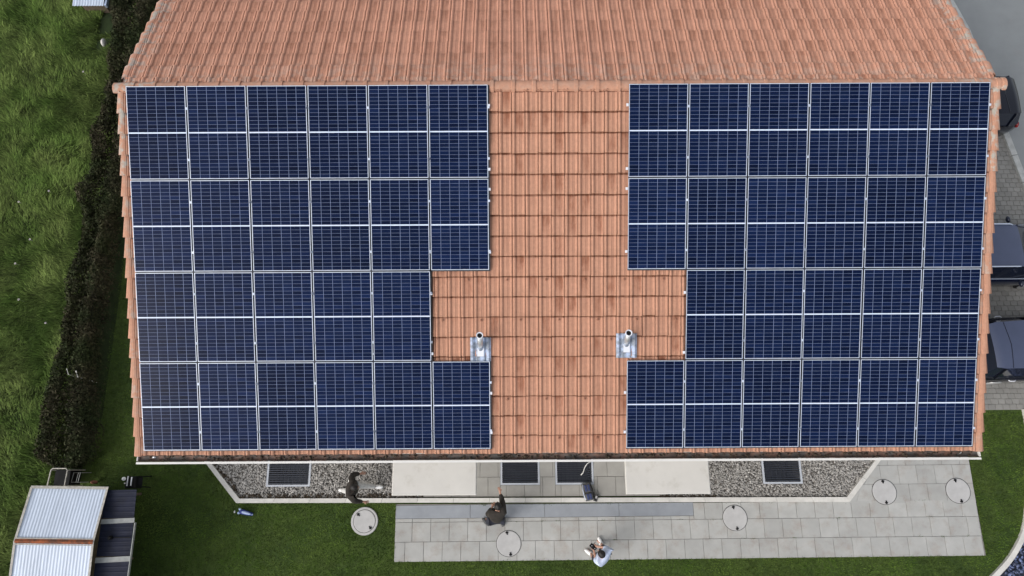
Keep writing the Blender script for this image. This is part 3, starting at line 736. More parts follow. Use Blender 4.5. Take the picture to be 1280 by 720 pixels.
# ------------------------------------------------------------------ roof vents
def vent(bx, by, bz, dx, dy, h, label):
    e = empty('vent_pipe', (bx, by, bz), label, 'vent pipe', 'steel vent pipes on the tiles')
    T = Vector((dx, dy, h))
    m_ = MB(); m_.tube([(0, 0, -.1), tuple(T*.30), tuple(T*.90)], [.054, .050, .050], 18); m_.build('pipe', M['steel'], e, smooth=True)
    m_ = MB()  # flared collar at the base and hollow rim at the top
    m_.tube([(0, 0, .02), tuple(T*.16)], [.095, .058], 18); m_.build('collar', M['lead'], e, smooth=True)
    t = Vector((0, 0, 1)); m_ = MB(); top = T
    R = [(.064, -.05), (.067, .0), (.058, .005), (.048, -.004), (.046, -.03)]
    rings = [[m_.vert(top.x+r_*math.cos(2*PI*k/20), top.y+r_*math.sin(2*PI*k/20), top.z+z) for k in range(20)] for r_, z in R]
    for A, B in zip(rings, rings[1:]):
        for k in range(20): m_.face((A[k], A[(k+1) % 20], B[(k+1) % 20], B[k]))
    m_.build('rim', M['alu_bright'], e, smooth=True)
    m_ = MB(); m_.lathe([(.047, top.z-.035), (.047, top.z-.028)], top.x, top.y, 20); m_.build('opening', M['black'], e)
    m_ = MB()
    def P(x, d, hh): return (x, -d*CS-hh*SN, -d*SN+hh*CS)
    prof = [(-.205, .030), (-.16, .062), (-.125, .040), (-.10, .022), (-.075, .048), (.075, .048), (.10, .022), (.125, .040), (.16, .062), (.205, .030)]
    for d0, d1, lift in ((-.24, .14, 0.012), (.14, .245, .020)):
        k = len(m_.v)
        for d in (d0, d1):
            for x, hh in prof: m_.v.append(P(x, d, hh*(1 if d < .2 else .8)+lift+.030))
        n = len(prof)
        for i in range(n-1): m_.face((k+i, k+n+i, k+n+i+1, k+i+1))
    m_.build('flashing', M['lead'], e)
    m_ = MB(); k = len(m_.v); m_.v += [P(-.065, -.03, .097), P(-.065, .135, .098), P(.065, .135, .098), P(.065, -.03, .097)]; m_.face((k, k+1, k+2, k+3)); m_.build('bright_apron', M['alu_bright'], e)
vent(6.721, -4.774, 6.157, .004, .15, .62, 'steel vent pipe on grey flashing by the left panel block')
vent(9.60, -4.713, 6.179, -.03, .12, .60, 'steel vent pipe on grey flashing by the right panel block')

# ------------------------------------------------------------------ sheds
def corr(mb, fn, u0, u1, v0, v1, pitch, amp, seg=4, tone=.5):
    n = int((u1-u0)/pitch*seg); prev = None
    for i in range(n+1):
        u = u0+(u1-u0)*i/n; h = amp*math.sin(2*PI*(u-u0)/pitch)
        cur = (mb.vert(*fn(u, v0, h)), mb.vert(*fn(u, v1, h)))
        if prev: mb.face((prev[0], cur[0], cur[1], prev[1]), random.random() if False else tone)
        prev = cur
sh = empty('shed', (-3.55, -8.6, 0), 'long shed with pale blue corrugated roof and rusty ridge', 'shed')
def sb_(mb, name, m, **k):
    mb.v = [(a[0]+3.55, a[1]+8.6, a[2]) for a in mb.v]; par = k.pop('parent', sh); return mb.build(name, m, par, **k)
def sx(y): return -.10*(y+7.4)*.55     # the shed stands slightly askew
yr, zr, ye, zee = -8.65, 2.24, -7.42, 2.0
fnN = lambda u, v, h: (u+sx(v)*-.0+(-.055*(v-ye)*-1)*0+.0*(v), v, zee+(zr-zee)*(ye-v)/(ye-yr)+h)
def shear(v): return (ye-v)*(-.02)
fnN = lambda u, v, h: (u+shear(v), v-.04*(u+4.49)/1.84*.9, zee+(zr-zee)*(ye-v)/(ye-yr)+h)
fnS = lambda u, v, h: (u+shear(v)*1.6+.008, v-.04*(u+4.49)/1.84*.9, zr-.11*(yr-v)+h)
a = MB(); corr(a, fnN, -4.49, -2.64, ye, yr, .078, .008); ro = sb_(a, 'roof_sheet', M['sheet'], smooth=True)
a = MB(); corr(a, fnS, -4.49, -2.64, yr, -11.2, .078, .008); sb_(a, 'roof_sheet', M['sheet'], smooth=True)
a = MB(); a.v += [fnN(-4.50, yr+.055, .022), fnN(-2.63, yr+.055, .022), fnN(-2.63, yr, .045), fnN(-4.50, yr, .045), fnS(-4.50, yr-.055, .022), fnS(-2.63, yr-.055, .022)]
a.face((0, 3, 2, 1)); a.face((3, 4, 5, 2)); sb_(a, 'ridge_flashing', M['rust'])
a = MB()
for v in (yr+.06, yr-.075): a.v += [fnN(-4.51, v+.016, .028), fnN(-2.63, v+.012, .028), fnN(-2.63, v-.008, .030), fnN(-4.51, v-.012, .030)]; k = len(a.v)-4; a.face((k, k+3, k+2, k+1))
sb_(a, 'ridge_edge', M['flash'])
a = MB()
a.v += [fnN(-4.52, ye+.03, .024), fnN(-2.61, ye+.03, .024), fnN(-2.61, ye-.035, .026), fnN(-4.52, ye-.035, .026)]; a.face((0, 3, 2, 1)); a.v += [(p[0], p[1], p[2]-.12) for p in a.v[:2]]; a.face((0, 1, 5, 4)); sb_(a, 'eaves_flashing', M['flash'])
a = MB()
for u0, u1 in ((-4.53, -4.475), (-2.66, -2.61)):
    k = len(a.v); a.v += [fnN(u0, ye, .026), fnN(u1, ye, .026), fnN(u1, yr, .026), fnN(u0, yr, .026), fnS(u0, -11.2, .026), fnS(u1, -11.2, .026)]; a.face((k, k+3, k+2, k+1)); a.face((k+3, k+4, k+5, k+2))
sb_(a, 'verge_trim', M['flash'])
a = MB(); a.box(-4.30, -2.98, -11.1, -7.60, 0, 1.94); sb_(a, 'wall', M['wood'])
# lean-to
lt = empty('lean_to', (-2.3, -9.0, 0), 'low lean-to with dark ribbed roof and two pale strips beside the pale shed roof', 'lean-to')
def lb(mb, name, m, **k):
    mb.v = [(a_[0]+2.3, a_[1]+9.0, a_[2]) for a_ in mb.v]; return mb.build(name, m, lt, **k)
zl = lambda x: 1.93-(x+2.62)*.10
fl = lambda u, v, h: (v, u+.00*(v), zl(v)+h)
def lr(y): return -1.985+(-7.52-y)*.03
for y0, y1 in ((-8.17, -7.50), (-9.04, -8.27), (-11.2, -9.16)):
    a = MB(); n = int((y1-y0)/.02)
    prev = None
    for i in range(n+1):
        y = y0+(y1-y0)*i/n; h = .007*max(0, math.sin(2*PI*y/.115))**3
        cur = (a.vert(-2.72, y-.01, zl(-2.62)+h), a.vert(lr(y), y, zl(lr(y))+h))
        if prev: a.face((prev[0], prev[1], cur[1], cur[0]))
        prev = cur
    lb(a, 'roof_sheet', M['sheetdark'])
for y0, y1 in ((-8.275, -8.165), (-9.165, -9.045)):
    a = MB(); a.v += [(-2.72, y0-.03, 1.955), (lr(y0)+.02, y0+.0, zl(lr(y0))+.02), (lr(y1)+.02, y1+.0, zl(lr(y1))+.02), (-2.72, y1-.03, 1.955)]
    a.v += [(p[0], p[1], p[2]-.03) for p in a.v[:4]]; a.face((0, 1, 2, 3)); a.face((1, 5, 6, 2)); a.face((0, 4, 5, 1)); a.face((3, 2, 6, 7)); lb(a, 'roof_strip', M['strip'])
a = MB(); a.lathe([(.048, 1.9), (.05, 1.99), (.03, 2.03)], -2.43, -8.62, 14); lb(a, 'flue_cap', M['black'])
a = MB(); a.box(-2.38, lr(-8.6)-.01, -8.628, -8.612, 1.90, 1.925); lb(a, 'cable', M['black'])
a = MB(); a.box(lr(-9)-.0, lr(-9)+.02, -9.9, -8.28, 1.80, 1.87); lb(a, 'edge_trim', M['strip'])
for y_ in (-7.65, -9.3, -10.9): a = MB(); a.tube([(-2.84, y_, 0), (-2.84, y_, 1.5), (-2.35, y_, 1.87)], .035, 8); lb(a, 'post', M['wood'])
# metal frame and rails behind the shed
fo = empty('tub_rack', (-4.68, -7.18, 0), 'open grey tube frame round a dark tub behind the shed', 'rack')
a = MB(); x0, x1, y0, y1 = -.235, .235, -.24, .21; z = .8
a.tube([(x0, y0, z), (x0+.03, y1-.05, z), (x0+.07, y1, z), (x1-.05, y1, z), (x1, y1-.05, z), (x1-.02, y0, z)], .016, 8); a.build('top_tube', M['flash'], fo, smooth=True)
for p in ((x0, y0), (x0+.03, y1-.04), (x1-.01, y1-.04), (x1-.02, y0)): a = MB(); a.tube([(p[0], p[1], 0), (p[0], p[1], z)], .014); a.build('leg', M['flash'], fo)
a = MB(); a.box(x0+.03, x1-.04, y0+.02, y1-.04, .1, .6); a.build('tub', M['black'], fo)
for x_, l_ in ((-4.47, 'nearest the tube frame'), (-4.34, 'in the middle of the three behind the shed'), (-4.29, 'farthest from the tube frame')):
    a = MB(); a.tube([(-.015, -.13, .5), (.015, .12, .5)], .009, 6); a.tube([(-.015, -.13, 0), (-.015, -.13, .5)], .009, 6); a.tube([(.015, .12, 0), (.015, .12, .5)], .009, 6)
    o = a.build('metal_rail', M['strip']); o.location = (x_, -7.2, 0); tag(o, 'thin grey rail hoop %s' % l_, 'rail', 'thin rails behind the shed')
# barbecue by the lean-to
gr = empty('barbecue', (-2.78, -7.30, 0), 'black wheeled barbecue with a white knob at the corner of the lean-to', 'barbecue')
a = MB(); a.box(-.11, .17, -.19, .12, .45, .82, bev=.05); a.build('firebox', M['black'], gr)
a = MB(); a.box(-.02, .0, -.13, .12, .83, .86); a.box(.07, .10, -.12, .1, .83, .85); a.build('grip', M['steel'], gr)
a = MB(); a.ellipsoid((-.10, .055, .88), (.055, .05, .04), 12, 8); a.build('knob', M['shoe'], gr, smooth=True)
a = MB(); a.ellipsoid((-.10, -.06, .80), (.025, .018, .02), 8, 6); a.build('knob', M['shoe'], gr, smooth=True)
for px, py in ((-.08, -.15), (.14, -.15), (-.08, .1), (.14, .1)): a = MB(); a.tube([(px*1.3, py*1.2, .0), (px, py, .46)], .014); a.build('leg', M['black'], gr)
a = MB(); a.box(.17, .30, -.12, .08, .68, .70); a.build('side_shelf', M['black'], gr)
a = MB(); a.ellipsoid((0, 0, .28), (.05, .05, .05), 10, 7); o = a.build('clay_pot', mat('terracotta', (.28, .12, .08)), smooth=True); o.location = (-4.07, -7.33, 0); a2 = o
tag(o, 'small reddish pot standing at the far eaves of the pale shed', 'pot')
for v in o.data.vertices: v.co.z = (v.co.z-.23)*3.2
# top left hutch
ht = empty('hutch', (-6.13, 8.15, -.9), 'small hutch with pale corrugated roof in the tall grass', 'hutch')
a = MB(); corr(a, lambda u, v, h: (u, v, 1.5+(v+.7)*.08+h), -.64, .36, -.68, 1.2, .09, .014); a.build('roof_sheet', M['sheet'], ht, smooth=True)
a = MB(); a.box(-.50, .24, -.5, 1.1, .9, 1.44); a.build('wall', M['wood'], ht)
a = MB(); a.box(.37, .44, -.66, 1.2, 1.38, 1.5); a.build('side_board', M['lead'], ht)

# ------------------------------------------------------------------ hedge
hx0, hx1 = -5.12, -3.98
hedge = empty('hedge', (-4.55, 1, 0), 'long dark brown green hedge between the meadow and the house', 'hedge')
n = 80000; Y = rng.uniform(-6.95, 15, n); t = rng.random(n)
cxl = np.interp(Y, [-7, -6, -4, -1, 2, 5, 9, 15], [-4.78, -4.74, -4.78, -4.74, -4.72, -4.62, -4.62, -4.6])
hw = .56+.20*(vnoise(Y, Y*0, .9, 3)-.5)*2; ht_ = 1.05+.30*(vnoise(Y, Y*0+9, .8, 5)-.5)+.12*(Y > 4)
ang = rng.uniform(0, PI, n); rr = rng.beta(4, 1.1, n)
ex = .42
cx_, sy_ = np.cos(ang), np.sin(ang)
sxx = np.sign(cx_)*np.abs(cx_)**ex; szz = np.abs(sy_)**ex
X = cxl+hw*sxx*rr+.10*(vnoise(Y*3, ang*4, .7, 8)-.5); Z = ht_*szz*rr*(1+.25*(vnoise(Y*2, X*4, .5, 6)-.5))
endf = np.clip((Y+7.0)/.35, .0, 1)**.5; X = cxl+(X-cxl)*endf; Z = Z*endf
L = rng.uniform(.025, .06, n); d1 = rng.normal(size=(n, 3)); d1 /= np.linalg.norm(d1, axis=1)[:, None]; d2 = rng.normal(size=(n, 3)); d2 -= (d2*d1).sum(1)[:, None]*d1; d2 /= np.linalg.norm(d2, axis=1)[:, None]
C_ = np.stack([X+4.55, Y-1, Z], 1); A_ = d1*L[:, None]; B_ = d2*(L*.45)[:, None]
V = np.stack([C_-A_, C_+B_, C_+A_, C_-B_], 1).reshape(-1, 3); F = np.arange(n*4).reshape(-1, 4)
np_mesh('foliage', V, F, M['leaf'], np.clip(rng.random(n)*.7+.4*(vnoise(X*1.0, Y, .45, 12)-.1), 0, 1), hedge, 4)
a = MB()
for y in np.arange(-6.6, 15, .55): a.tube([(-4.6+4.55+random.uniform(-.1, .1), y-1, 0), (-4.6+4.55+random.uniform(-.15, .15), y-1+random.uniform(-.1, .1), .85)], [.03, .012], 6)
a.build('stem', M['bark'], hedge)

# ------------------------------------------------------------------ grass
def scatter(x0, x1, y0, y1, dens): n = int((x1-x0)*(y1-y0)*dens); return rng.uniform(x0, x1, n), rng.uniform(y0, y1, n)
kerbpoly = KB; terr = [(4.13, -7.9), (4.13, -9.45), (20.01, -9.39), (20.0, -6.2), (4.1, -6.2)]
parts = []
for (x0, x1, y0, y1, dn) in ((-4.3, 4.2, -11, -6.2, 1700), (4.2, 21.6, -11, -9.38, 1700), (19.9, 22.0, -9.4, -5.55, 1700), (-4.3, .3, -6.2, 2.0, 900), (21, 22.4, 4.5, 9, 500)):
    parts.append(scatter(x0, x1, y0, y1, dn))
X = np.concatenate([p[0] for p in parts]); Y = np.concatenate([p[1] for p in parts])
k = ~inpoly(X, Y, [(a[0], a[1]) for a in KB]) & ~inpoly(X, Y, terr) & ~inpoly(X, Y, IN+[(40, -12), (40, -5.5)])
k &= ~((X-3.33)**2+(Y+8.39)**2 < .37**2)
kx = np.interp(Y, [p[1] for p in KL[::-1]], [p[0] for p in KL[::-1]]); k &= ~((Y > 3) & (X > kx-.1))
X, Y = X[k], Y[k]; n = len(X)
pt = vnoise(X, Y, .8, 2)*.5+vnoise(X, Y, .25, 4)*.5
tag(blades('lawn_grass', X, Y, rng.uniform(.02, .045, n)*(1+.5*pt), rng.uniform(.008, .016, n), rng.uniform(0, 2*PI, n), rng.uniform(.3, 1.2, n), M['blade'], np.clip((pt-.5)*1.5+.5+.5*(vnoise(X, Y, .16, 9) > .80)+rng.normal(0, .22, n), 0, 1)), kind='stuff')
# rough clover-like tufts in the lawn
# moss and weed tufts along the terrace edges and joints
EX = []; EY = []
for (xa, ya, xb, yb, nn) in ((4.16, -9.44, 19.98, -9.37, 2600), (4.14, -7.95, 4.15, -9.43, 300), (20.0, -9.37, 19.99, -6.3, 700), (-.16, -7.93, 4.1, -7.94, 900), (-1.14, -6.86, -.18, -7.92, 300), (6.2, -7.97, 16.5, -7.98, 160)):
    t = rng.random(nn); EX.append(xa+(xb-xa)*t+rng.normal(0, .012, nn)); EY.append(ya+(yb-ya)*t+rng.normal(0, .014, nn))
for q in range(26):
    jx = 4.2+rng.random()*15.5; jy = (-8.93, -8.43, -8.0)[q % 3]+(jx-4.16)*.0047; m_ = 14; EX.append(jx+rng.normal(0, .05, m_)); EY.append(jy+rng.normal(0, .006, m_))
EX = np.concatenate(EX); EY = np.concatenate(EY); n = len(EX)
tag(blades('edge_grass', EX, EY, rng.uniform(.02, .07, n), rng.uniform(.006, .012, n), rng.uniform(0, 2*PI, n), rng.uniform(.3, 1.2, n), M['blade'], rng.random(n), z0=.03), kind='stuff')
# meadow
X, Y = scatter(-11.5, -4.9, -11.5, 10.5, 1500)
lim = np.interp(Y, [-12, -9, -7.4, -6, -4, 0, 4, 10], [-5.0, -5.0, -5.2, -5.2, -5.3, -5.2, -5.1, -5.0])+.25*(vnoise(X*0, Y, .5, 22)-.5)
k = (X < lim) & ((X+5.86)**2+(Y-6.42)**2 > .3**2) &  ~((X > -6.15) & (X < -5.1) & (Y > 6.8)) & ~((X > -4.95) & (X < -4.4) & (Y < -6.9)); X, Y = X[k], Y[k]; n = len(X)
cl1 = vnoise(X, Y, .55, 31); cl2 = vnoise(X, Y, 1.8, 32)
L = (.17+.22*cl1*rng.uniform(.4, 1.3, n))*(.8+.4*cl2); dirn = 2*PI*(vnoise(X, Y, 1.3, 33)*.55+vnoise(X, Y, .38, 36)*.45)+rng.normal(0, .55, n)-.6
tag(blades('meadow_grass', X, Y, L, rng.uniform(.011, .024, n), dirn, np.clip(rng.normal(.95, .25, n), .1, 1.4), M['meadow'], np.clip(cl1*.25+cl2*.25+vnoise(X, Y, .17, 37)*.40+rng.normal(0, .30, n)+.04, 0, 1)), kind='stuff')
# pale flowers and stones in the meadow
fl_ = None
for (px, py) in ((-8.15, -.2), (-7.55, .85), (-7.3, -1.1), (-8.6, -3.3), (-8.45, -3.2), (-7.9, -3.7), (-8.4, -4.0), (-7.2, -5.6), (-7.0, -.35), (-7.0, -2.2), (-6.1, -2.9), (-6.3, 5.3), (-6.7, 1.2)):
    if fl_ is None:
        a = MB(); a.tube([(0, 0, 0), (0, 0, .24)], .003, 5)
        for q in range(5): a.ellipsoid((.022*math.cos(q*1.257), .022*math.sin(q*1.257), .243), (.011, .011, .005), 6, 4)
        fl_ = a.build('wild_flower', M['flower']); o = fl_
    else: o = fl_.copy(); COL.objects.link(o)
    o.location = (px, py, 0); o.rotation_euler = (0, 0, random.uniform(0, 6)); tag(o, 'tiny pale flower head among the tall meadow grass', 'flower', 'pale flowers in the meadow')
def rock(x, y, z, r_, label, s=(1, 1, 1)):
    a = MB(); a.ellipsoid((0, 0, 0), (r_*s[0], r_*s[1], r_*s[2]), 10, 7)
    a.v = [(p[0]*(1+random.uniform(-.1, .1)), p[1]*(1+random.uniform(-.1, .1)), p[2]) for p in a.v]
    o = a.build('field_stone', M['plainstone'], smooth=True); o.location = (x, y, z); tag(o, label, 'stone')
rock(-5.86, 6.42, .16, .10, 'pale oval stone lying at the meadow edge near the hutch', (.7, 1.3, 1.2))
for x_, y_, lab in ((-4.72, -4.42, 'thin grey stake in the hedge, nearer the meadow of the two'), (-4.46, -4.48, 'thicker pale stake in the hedge, nearer the house of the two')):
    a = MB(); a.tube([(-.01, -.12, 0), (0, -.08, .98), (.005, .06, 1.10)], .010 if 'thin' in lab else .017, 6); o = a.build('stake', M['white']); o.location = (x_, y_, 0); tag(o, lab, 'stake', 'stakes in the hedge')

# ------------------------------------------------------------------ cars
def car(x, y, rz, L, W, H, paint, roofm, label, rails=True, hood=1.05, rear=.15, glassroof=False):
    e = empty('parked_car', (x, y, 0), label, 'car', 'cars parked beside the house', rz=rz)
    hw = W/2
    st = [(-L/2, .62, .45, .70), (-L/2+.06, .82, .28, .86), (-L/2+.30, .94, .22, .94), (-L/2+.9, 1.0, .2, .95), (0, 1.0, .2, .93), (L/2-1.3, 1.0, .2, .93), (L/2-1.0, .99, .2, .91), (L/2-.5, .95, .22, .84), (L/2-.15, .84, .28, .74), (L/2, .60, .42, .60)]
    b = MB(); rings = []
    for sx_, wf, zb, zt in st:
        w_ = hw*wf
        sec = [(-w_*.9, zb), (-w_*.985, zb+.10), (-w_, .55 if zt > .6 else (zb+zt)/2), (-w_*.975, zt-.10), (-w_*.90, zt-.02), (-w_*.6, zt+.015), (0, zt+.03)]
        sec = sec+[(-a_, z) for a_, z in sec[:-1][::-1]]
        rings.append([b.vert(sx_, a_, z) for a_, z in sec])
    for A, B in zip(rings, rings[1:]):
        for i in range(len(A)-1): b.face((A[i], B[i], B[i+1], A[i+1]))
        b.face((A[-1], B[-1], B[0], A[0]))
    b.face(rings[0]); b.face(rings[-1][::-1])
    o = b.build('body', paint, e); smooth_by_angle(o, 50)
    xb, xf = -L/2+rear, L/2-hood
    rb, rf = xb+.35, xf-.75
    g = MB(); base = [(xb, hw*.80, .93), (rb, hw*.90, .93), (0, hw*.92, .92), (rf, hw*.91, .92), (xf, hw*.82, .90)]
    top = [(xb+.18, hw*.66, H-.08), (rb, hw*.70, H-.025), (0, hw*.72, H), (rf, hw*.70, H-.03), (rf+.04, hw*.67, H-.05)]
    R1 = [g.vert(a_, -b_, c) for a_, b_, c in base]; R2 = [g.vert(a_, -b_, c) for a_, b_, c in top]; R3 = [g.vert(a_, b_, c) for a_, b_, c in top]; R4 = [g.vert(a_, b_, c) for a_, b_, c in base]
    for i in range(4): g.face((R1[i], R1[i+1], R2[i+1], R2[i])); g.face((R3[i], R3[i+1], R4[i+1], R4[i]))
    g.face((R1[0], R2[0], R3[0], R4[0])); g.face((R1[4], R4[4], R3[4], R2[4])); g.build('windows', M['glass'], e)
    r_ = MB(); n = 8
    tops = [(xb+.16, hw*.655, H-.075), (xb+.24, hw*.68, H-.03), (rb, hw*.71, H-.012), ((rb+rf)/2, hw*.735, H+.012), (rf-.1, hw*.71, H-.012), (rf+.05, hw*.68, H-.035)]
    rr_ = []
    for a_, b_, c in tops: rr_.append([r_.vert(a_, b_*(-1+2*k/n), c+.035*(1-(2*k/n-1)**2)-.004) for k in range(n+1)])
    for A, B in zip(rr_, rr_[1:]):
        for k in range(n): r_.face((A[k], B[k], B[k+1], A[k+1]))
    o = r_.build('roof', roofm, e, smooth=True)
    for xs_ in (rb+.25, rb+.92):
        sp = MB(); zr_ = np.interp(xs_, [t_[0] for t_ in tops], [t_[2] for t_ in tops]); sp.tube([(xs_-.06*abs(2*k/n-1), hw*.70*(-1+2*k/n), zr_+.035*(1-(2*k/n-1)**2)-.002) for k in range(n+1)], .009, 5); sp.build('roof_seam', M['carblack'], o)
    for s_ in (-1, 1):
        if rails: q = MB(); q.tube([(rb-.1, s_*hw*.70, H), (rb, s_*hw*.715, H+.045), (rf-.2, s_*hw*.715, H+.045), (rf-.1, s_*hw*.70, H)], .018, 6); q.build('roof_rail', M['alu'], e, smooth=True)
        for px in (rb, (rb+rf)/2+.1):     # pillars
            i = np.interp(px, [xb, xf], [0, 1]); q = MB(); q.tube([(px, s_*hw*.915, .93), (px-.0, s_*hw*.725, H-.02)], .030, 6); q.build('pillar', paint, e)
        q = MB(); q.tube([(xf-.02, s_*hw*.85, .92), (rf+.03, s_*hw*.69, H-.03)], .030, 6); q.build('windscreen_pillar', paint, e)
        q = MB(); q.ellipsoid((xf-.55, s_*(hw+.09), .98), (.06, .10, .07), 10, 7); q.build('mirror', paint, e, smooth=True)
        for px in (rb+.55, rb+1.5): q = MB(); q.tube([(px-.10, s_*hw*.985, .815), (px-.06, s_*(hw*.985+.03), .83), (px+.06, s_*(hw*.985+.03), .83), (px+.10, s_*hw*.985, .815)], .016, 6); q.build('door_handle', M['alu_bright'], e, smooth=True)
        q = MB(); q.box(xb+.2, xf-.1, s_*hw*.93-.006, s_*hw*.93+.006, .925, .945); q.build('window_trim', M['alu'] if rails else M['carblack'], e)
        for wx in (-L/2+.82, L/2-.85):
            t_ = MB(); yy = s_*(hw-.10); seg = 28; R = .325; pr = [(R-.09, -.10), (R, -.08), (R, .08), (R-.09, .10)]
            rg = [[t_.vert(wx+a_*math.cos(2*PI*k/seg), yy+s_*b_, .325+a_*math.sin(2*PI*k/seg)) for k in range(seg)] for a_, b_ in pr]
            for A, B in zip(rg, rg[1:]):
                for k in range(seg): t_.face((A[k], A[(k+1) % seg], B[(k+1) % seg], B[k]))
            wo = t_.build('wheel', M['tyre'], e, smooth=True)
            t_ = MB(); t_.tube([(wx, yy+s_*.02, .325), (wx, yy+s_*.112, .325)], [R-.07, R-.085], 24); t_.build('rim', M['rim'], wo)
        q = MB(); q.ellipsoid((L/2-.16, s_*hw*.66, .62), (.13, .16, .07), 10, 7); q.build('headlight', M['lamp'], e, smooth=True)
        q = MB(); q.ellipsoid((-L/2+.08, s_*hw*.72, .78), (.06, .12, .09), 10, 7); q.build('tail_light', M['redlamp'], e, smooth=True)
    q = MB(); q.box(L/2-.03, L/2+.01, -.26, .26, .40, .50); q.build('number_plate', M['shoe'], e)
    return e
car(20.83, 3.62, PI, 3.9, 1.72, 1.42, M['carblack'], M['carblack'], 'dark car with only its rounded end showing past the roof corner', rails=False)
car(21.0, -1.12, 0, 4.4, 1.74, 1.50, M['carblue'], M['carroof'], 'dark blue car with silver roof rails, second from the lawn', rails=True, hood=.95)
car(22.1, -3.86, math.radians(2), 4.3, 1.78, 1.48, M['carblack'], M['carroof'], 'black car with bright door handles, parked nearest the lawn', rails=False)

# ------------------------------------------------------------------ people
def skin_shape(nodes, edges, root=0, sub=2):
    me = bpy.data.meshes.new('tmp'); me.from_pydata([n[0] for n in nodes], edges, []); o = bpy.data.objects.new('tmp', me); COL.objects.link(o)
    o.modifiers.new('s', 'SKIN'); sv = me.skin_vertices[0].data
    for i, n in enumerate(nodes):
        r_ = n[1]; sv[i].radius = r_ if isinstance(r_, tuple) else (r_, r_); sv[i].use_root = (i == root)
    o.modifiers.new('u', 'SUBSURF').levels = sub
    dg = bpy.context.evaluated_depsgraph_get(); dg.update(); ev = o.evaluated_get(dg); m2 = ev.to_mesh()
    V = [tuple(v.co) for v in m2.vertices]; F = [tuple(p.vertices) for p in m2.polygons]; ev.to_mesh_clear(); bpy.data.objects.remove(o); bpy.data.meshes.remove(me)
    return V, F
def person(label, J, face, jacket, trousers, shoes, bare_arm=False, short=False):
    """J: joint name -> world point. face: unit xy direction the figure looks in"""
    o0 = Vector((J['pelvis'][0], J['pelvis'][1], 0)); P = {k: Vector(v)-o0 for k, v in J.items()}
    e = empty('person', tuple(o0), label, 'person')
    fx = Vector((face[0], face[1], 0)).normalized()
    nodes = []; edges = []; idx = {}
    def nd(name, p, r_, par=None):
        idx[name] = len(nodes); nodes.append((tuple(p), r_))
        if par is not None: edges.append((idx[par], idx[name]))
    nd('pelvis', P['pelvis'], .115); nd('waist', P['pelvis'].lerp(P['chest'], .45), .105, 'pelvis'); nd('chest', P['chest'], .125, 'waist')
    nd('neck', P['chest'].lerp(P['head'], .62), .055, 'chest'); nd('skull', P['head'], .07, 'neck')
    for s_ in 'lr':
        nd('hip'+s_, P['hip'+s_], .085, 'pelvis'); nd('knee'+s_, P['knee'+s_], .055, 'hip'+s_); nd('ank'+s_, P['foot'+s_]+Vector((0, 0, .09)), .038, 'knee'+s_)
        nd('toe'+s_, P['foot'+s_]+Vector((0, 0, .04))+Vector((*P['toe'+s_][:2], 0))*.15 if False else P['foot'+s_]+Vector((0, 0, .04))+.14*fx, .035, 'ank'+s_)
        nd('sh'+s_, P['sh'+s_], .062, 'chest'); nd('el'+s_, P['el'+s_], .042, 'sh'+s_); nd('wr'+s_, P['hand'+s_], .027, 'el'+s_)
        d = (P['hand'+s_]-P['el'+s_]).normalized(); sd_ = d.cross(Vector((0, 0, 1))); sd_ = sd_.normalized() if sd_.length > .1 else Vector((1, 0, 0))
        nd('palm'+s_, P['hand'+s_]+d*.07, (.034, .022), 'wr'+s_)
        for q, (off, ln) in enumerate(((-.03, .065), (-.01, .078), (.01, .072), (.03, .058))):
            b0 = P['hand'+s_]+d*.10+sd_*off; nd('f%d%s' % (q, s_), b0+d*ln*.4, .0095, 'palm'+s_); nd('g%d%s' % (q, s_), b0+d*ln+Vector((0, 0, -.018)), .008, 'f%d%s' % (q, s_))
        nd('t'+s_, P['hand'+s_]+d*.075-sd_*.05*(1 if s_ == 'l' else -1), .010, 'palm'+s_); nd('u'+s_, P['hand'+s_]+d*.11-sd_*.06*(1 if s_ == 'l' else -1), .0085, 't'+s_)
    V, F = skin_shape(nodes, edges)
    b = MB(); b.v = list(V); 
    for f_ in F: b.face(f_)
    yaw = math.atan2(fx.y, fx.x); R = Matrix.Rotation(yaw, 3, 'Z') @ Matrix.Rotation(.25, 3, 'Y')
    H_ = P['head']
    if False: pass
    b.ellipsoid(H_, (.098, .078, .118), 18, 12, R); b.ellipsoid(H_+R @ Vector((.045, 0, -.055)), (.055, .05, .055), 12, 8, R)      # skull, jaw
    b.ellipsoid(H_+R @ Vector((.100, 0, -.015)), (.022, .014, .022), 8, 6, R)                                                       # nose
    b.ellipsoid(H_+R @ Vector((.088, 0, -.062)), (.012, .024, .006), 8, 5, R)                                                       # lips
    for s_ in (-1, 1): b.ellipsoid(H_+R @ Vector((.0, s_*.080, -.01)), (.022, .010, .032), 8, 6, R)
    b.build('body', M['skin'], e, smooth=True)
    for s_ in (-1, 1): a_ = MB(); a_.ellipsoid(H_+R @ Vector((.086, s_*.030, .005)), (.010, .013, .008), 8, 6, R); a_.build('eye', M['black'], e, smooth=True)
    h = MB(); h.ellipsoid(H_+R @ Vector((-.014, 0, .022)), (.105, .090, .115), 18, 12, R); h.v = [tuple(Vector(p)+Vector((random.uniform(-.005, .005), random.uniform(-.005, .005), random.uniform(-.004, .004)))) for p in h.v]
    h.build('hair', M['hair'], e, smooth=True)
    # clothes
    N2 = []; E2 = []; id2 = {}
    def n2(name, p, r_, par=None):
        id2[name] = len(N2); N2.append((tuple(p), r_))
        if par is not None: E2.append((id2[par], id2[name]))
    n2('c', P['chest'], .185); n2('w', P['pelvis'].lerp(P['chest'], .45), .180, 'c'); n2('p', P['pelvis']-Vector((0, 0, .03)), .185, 'w'); n2('n', P['chest'].lerp(P['head'], .42), .085, 'c')
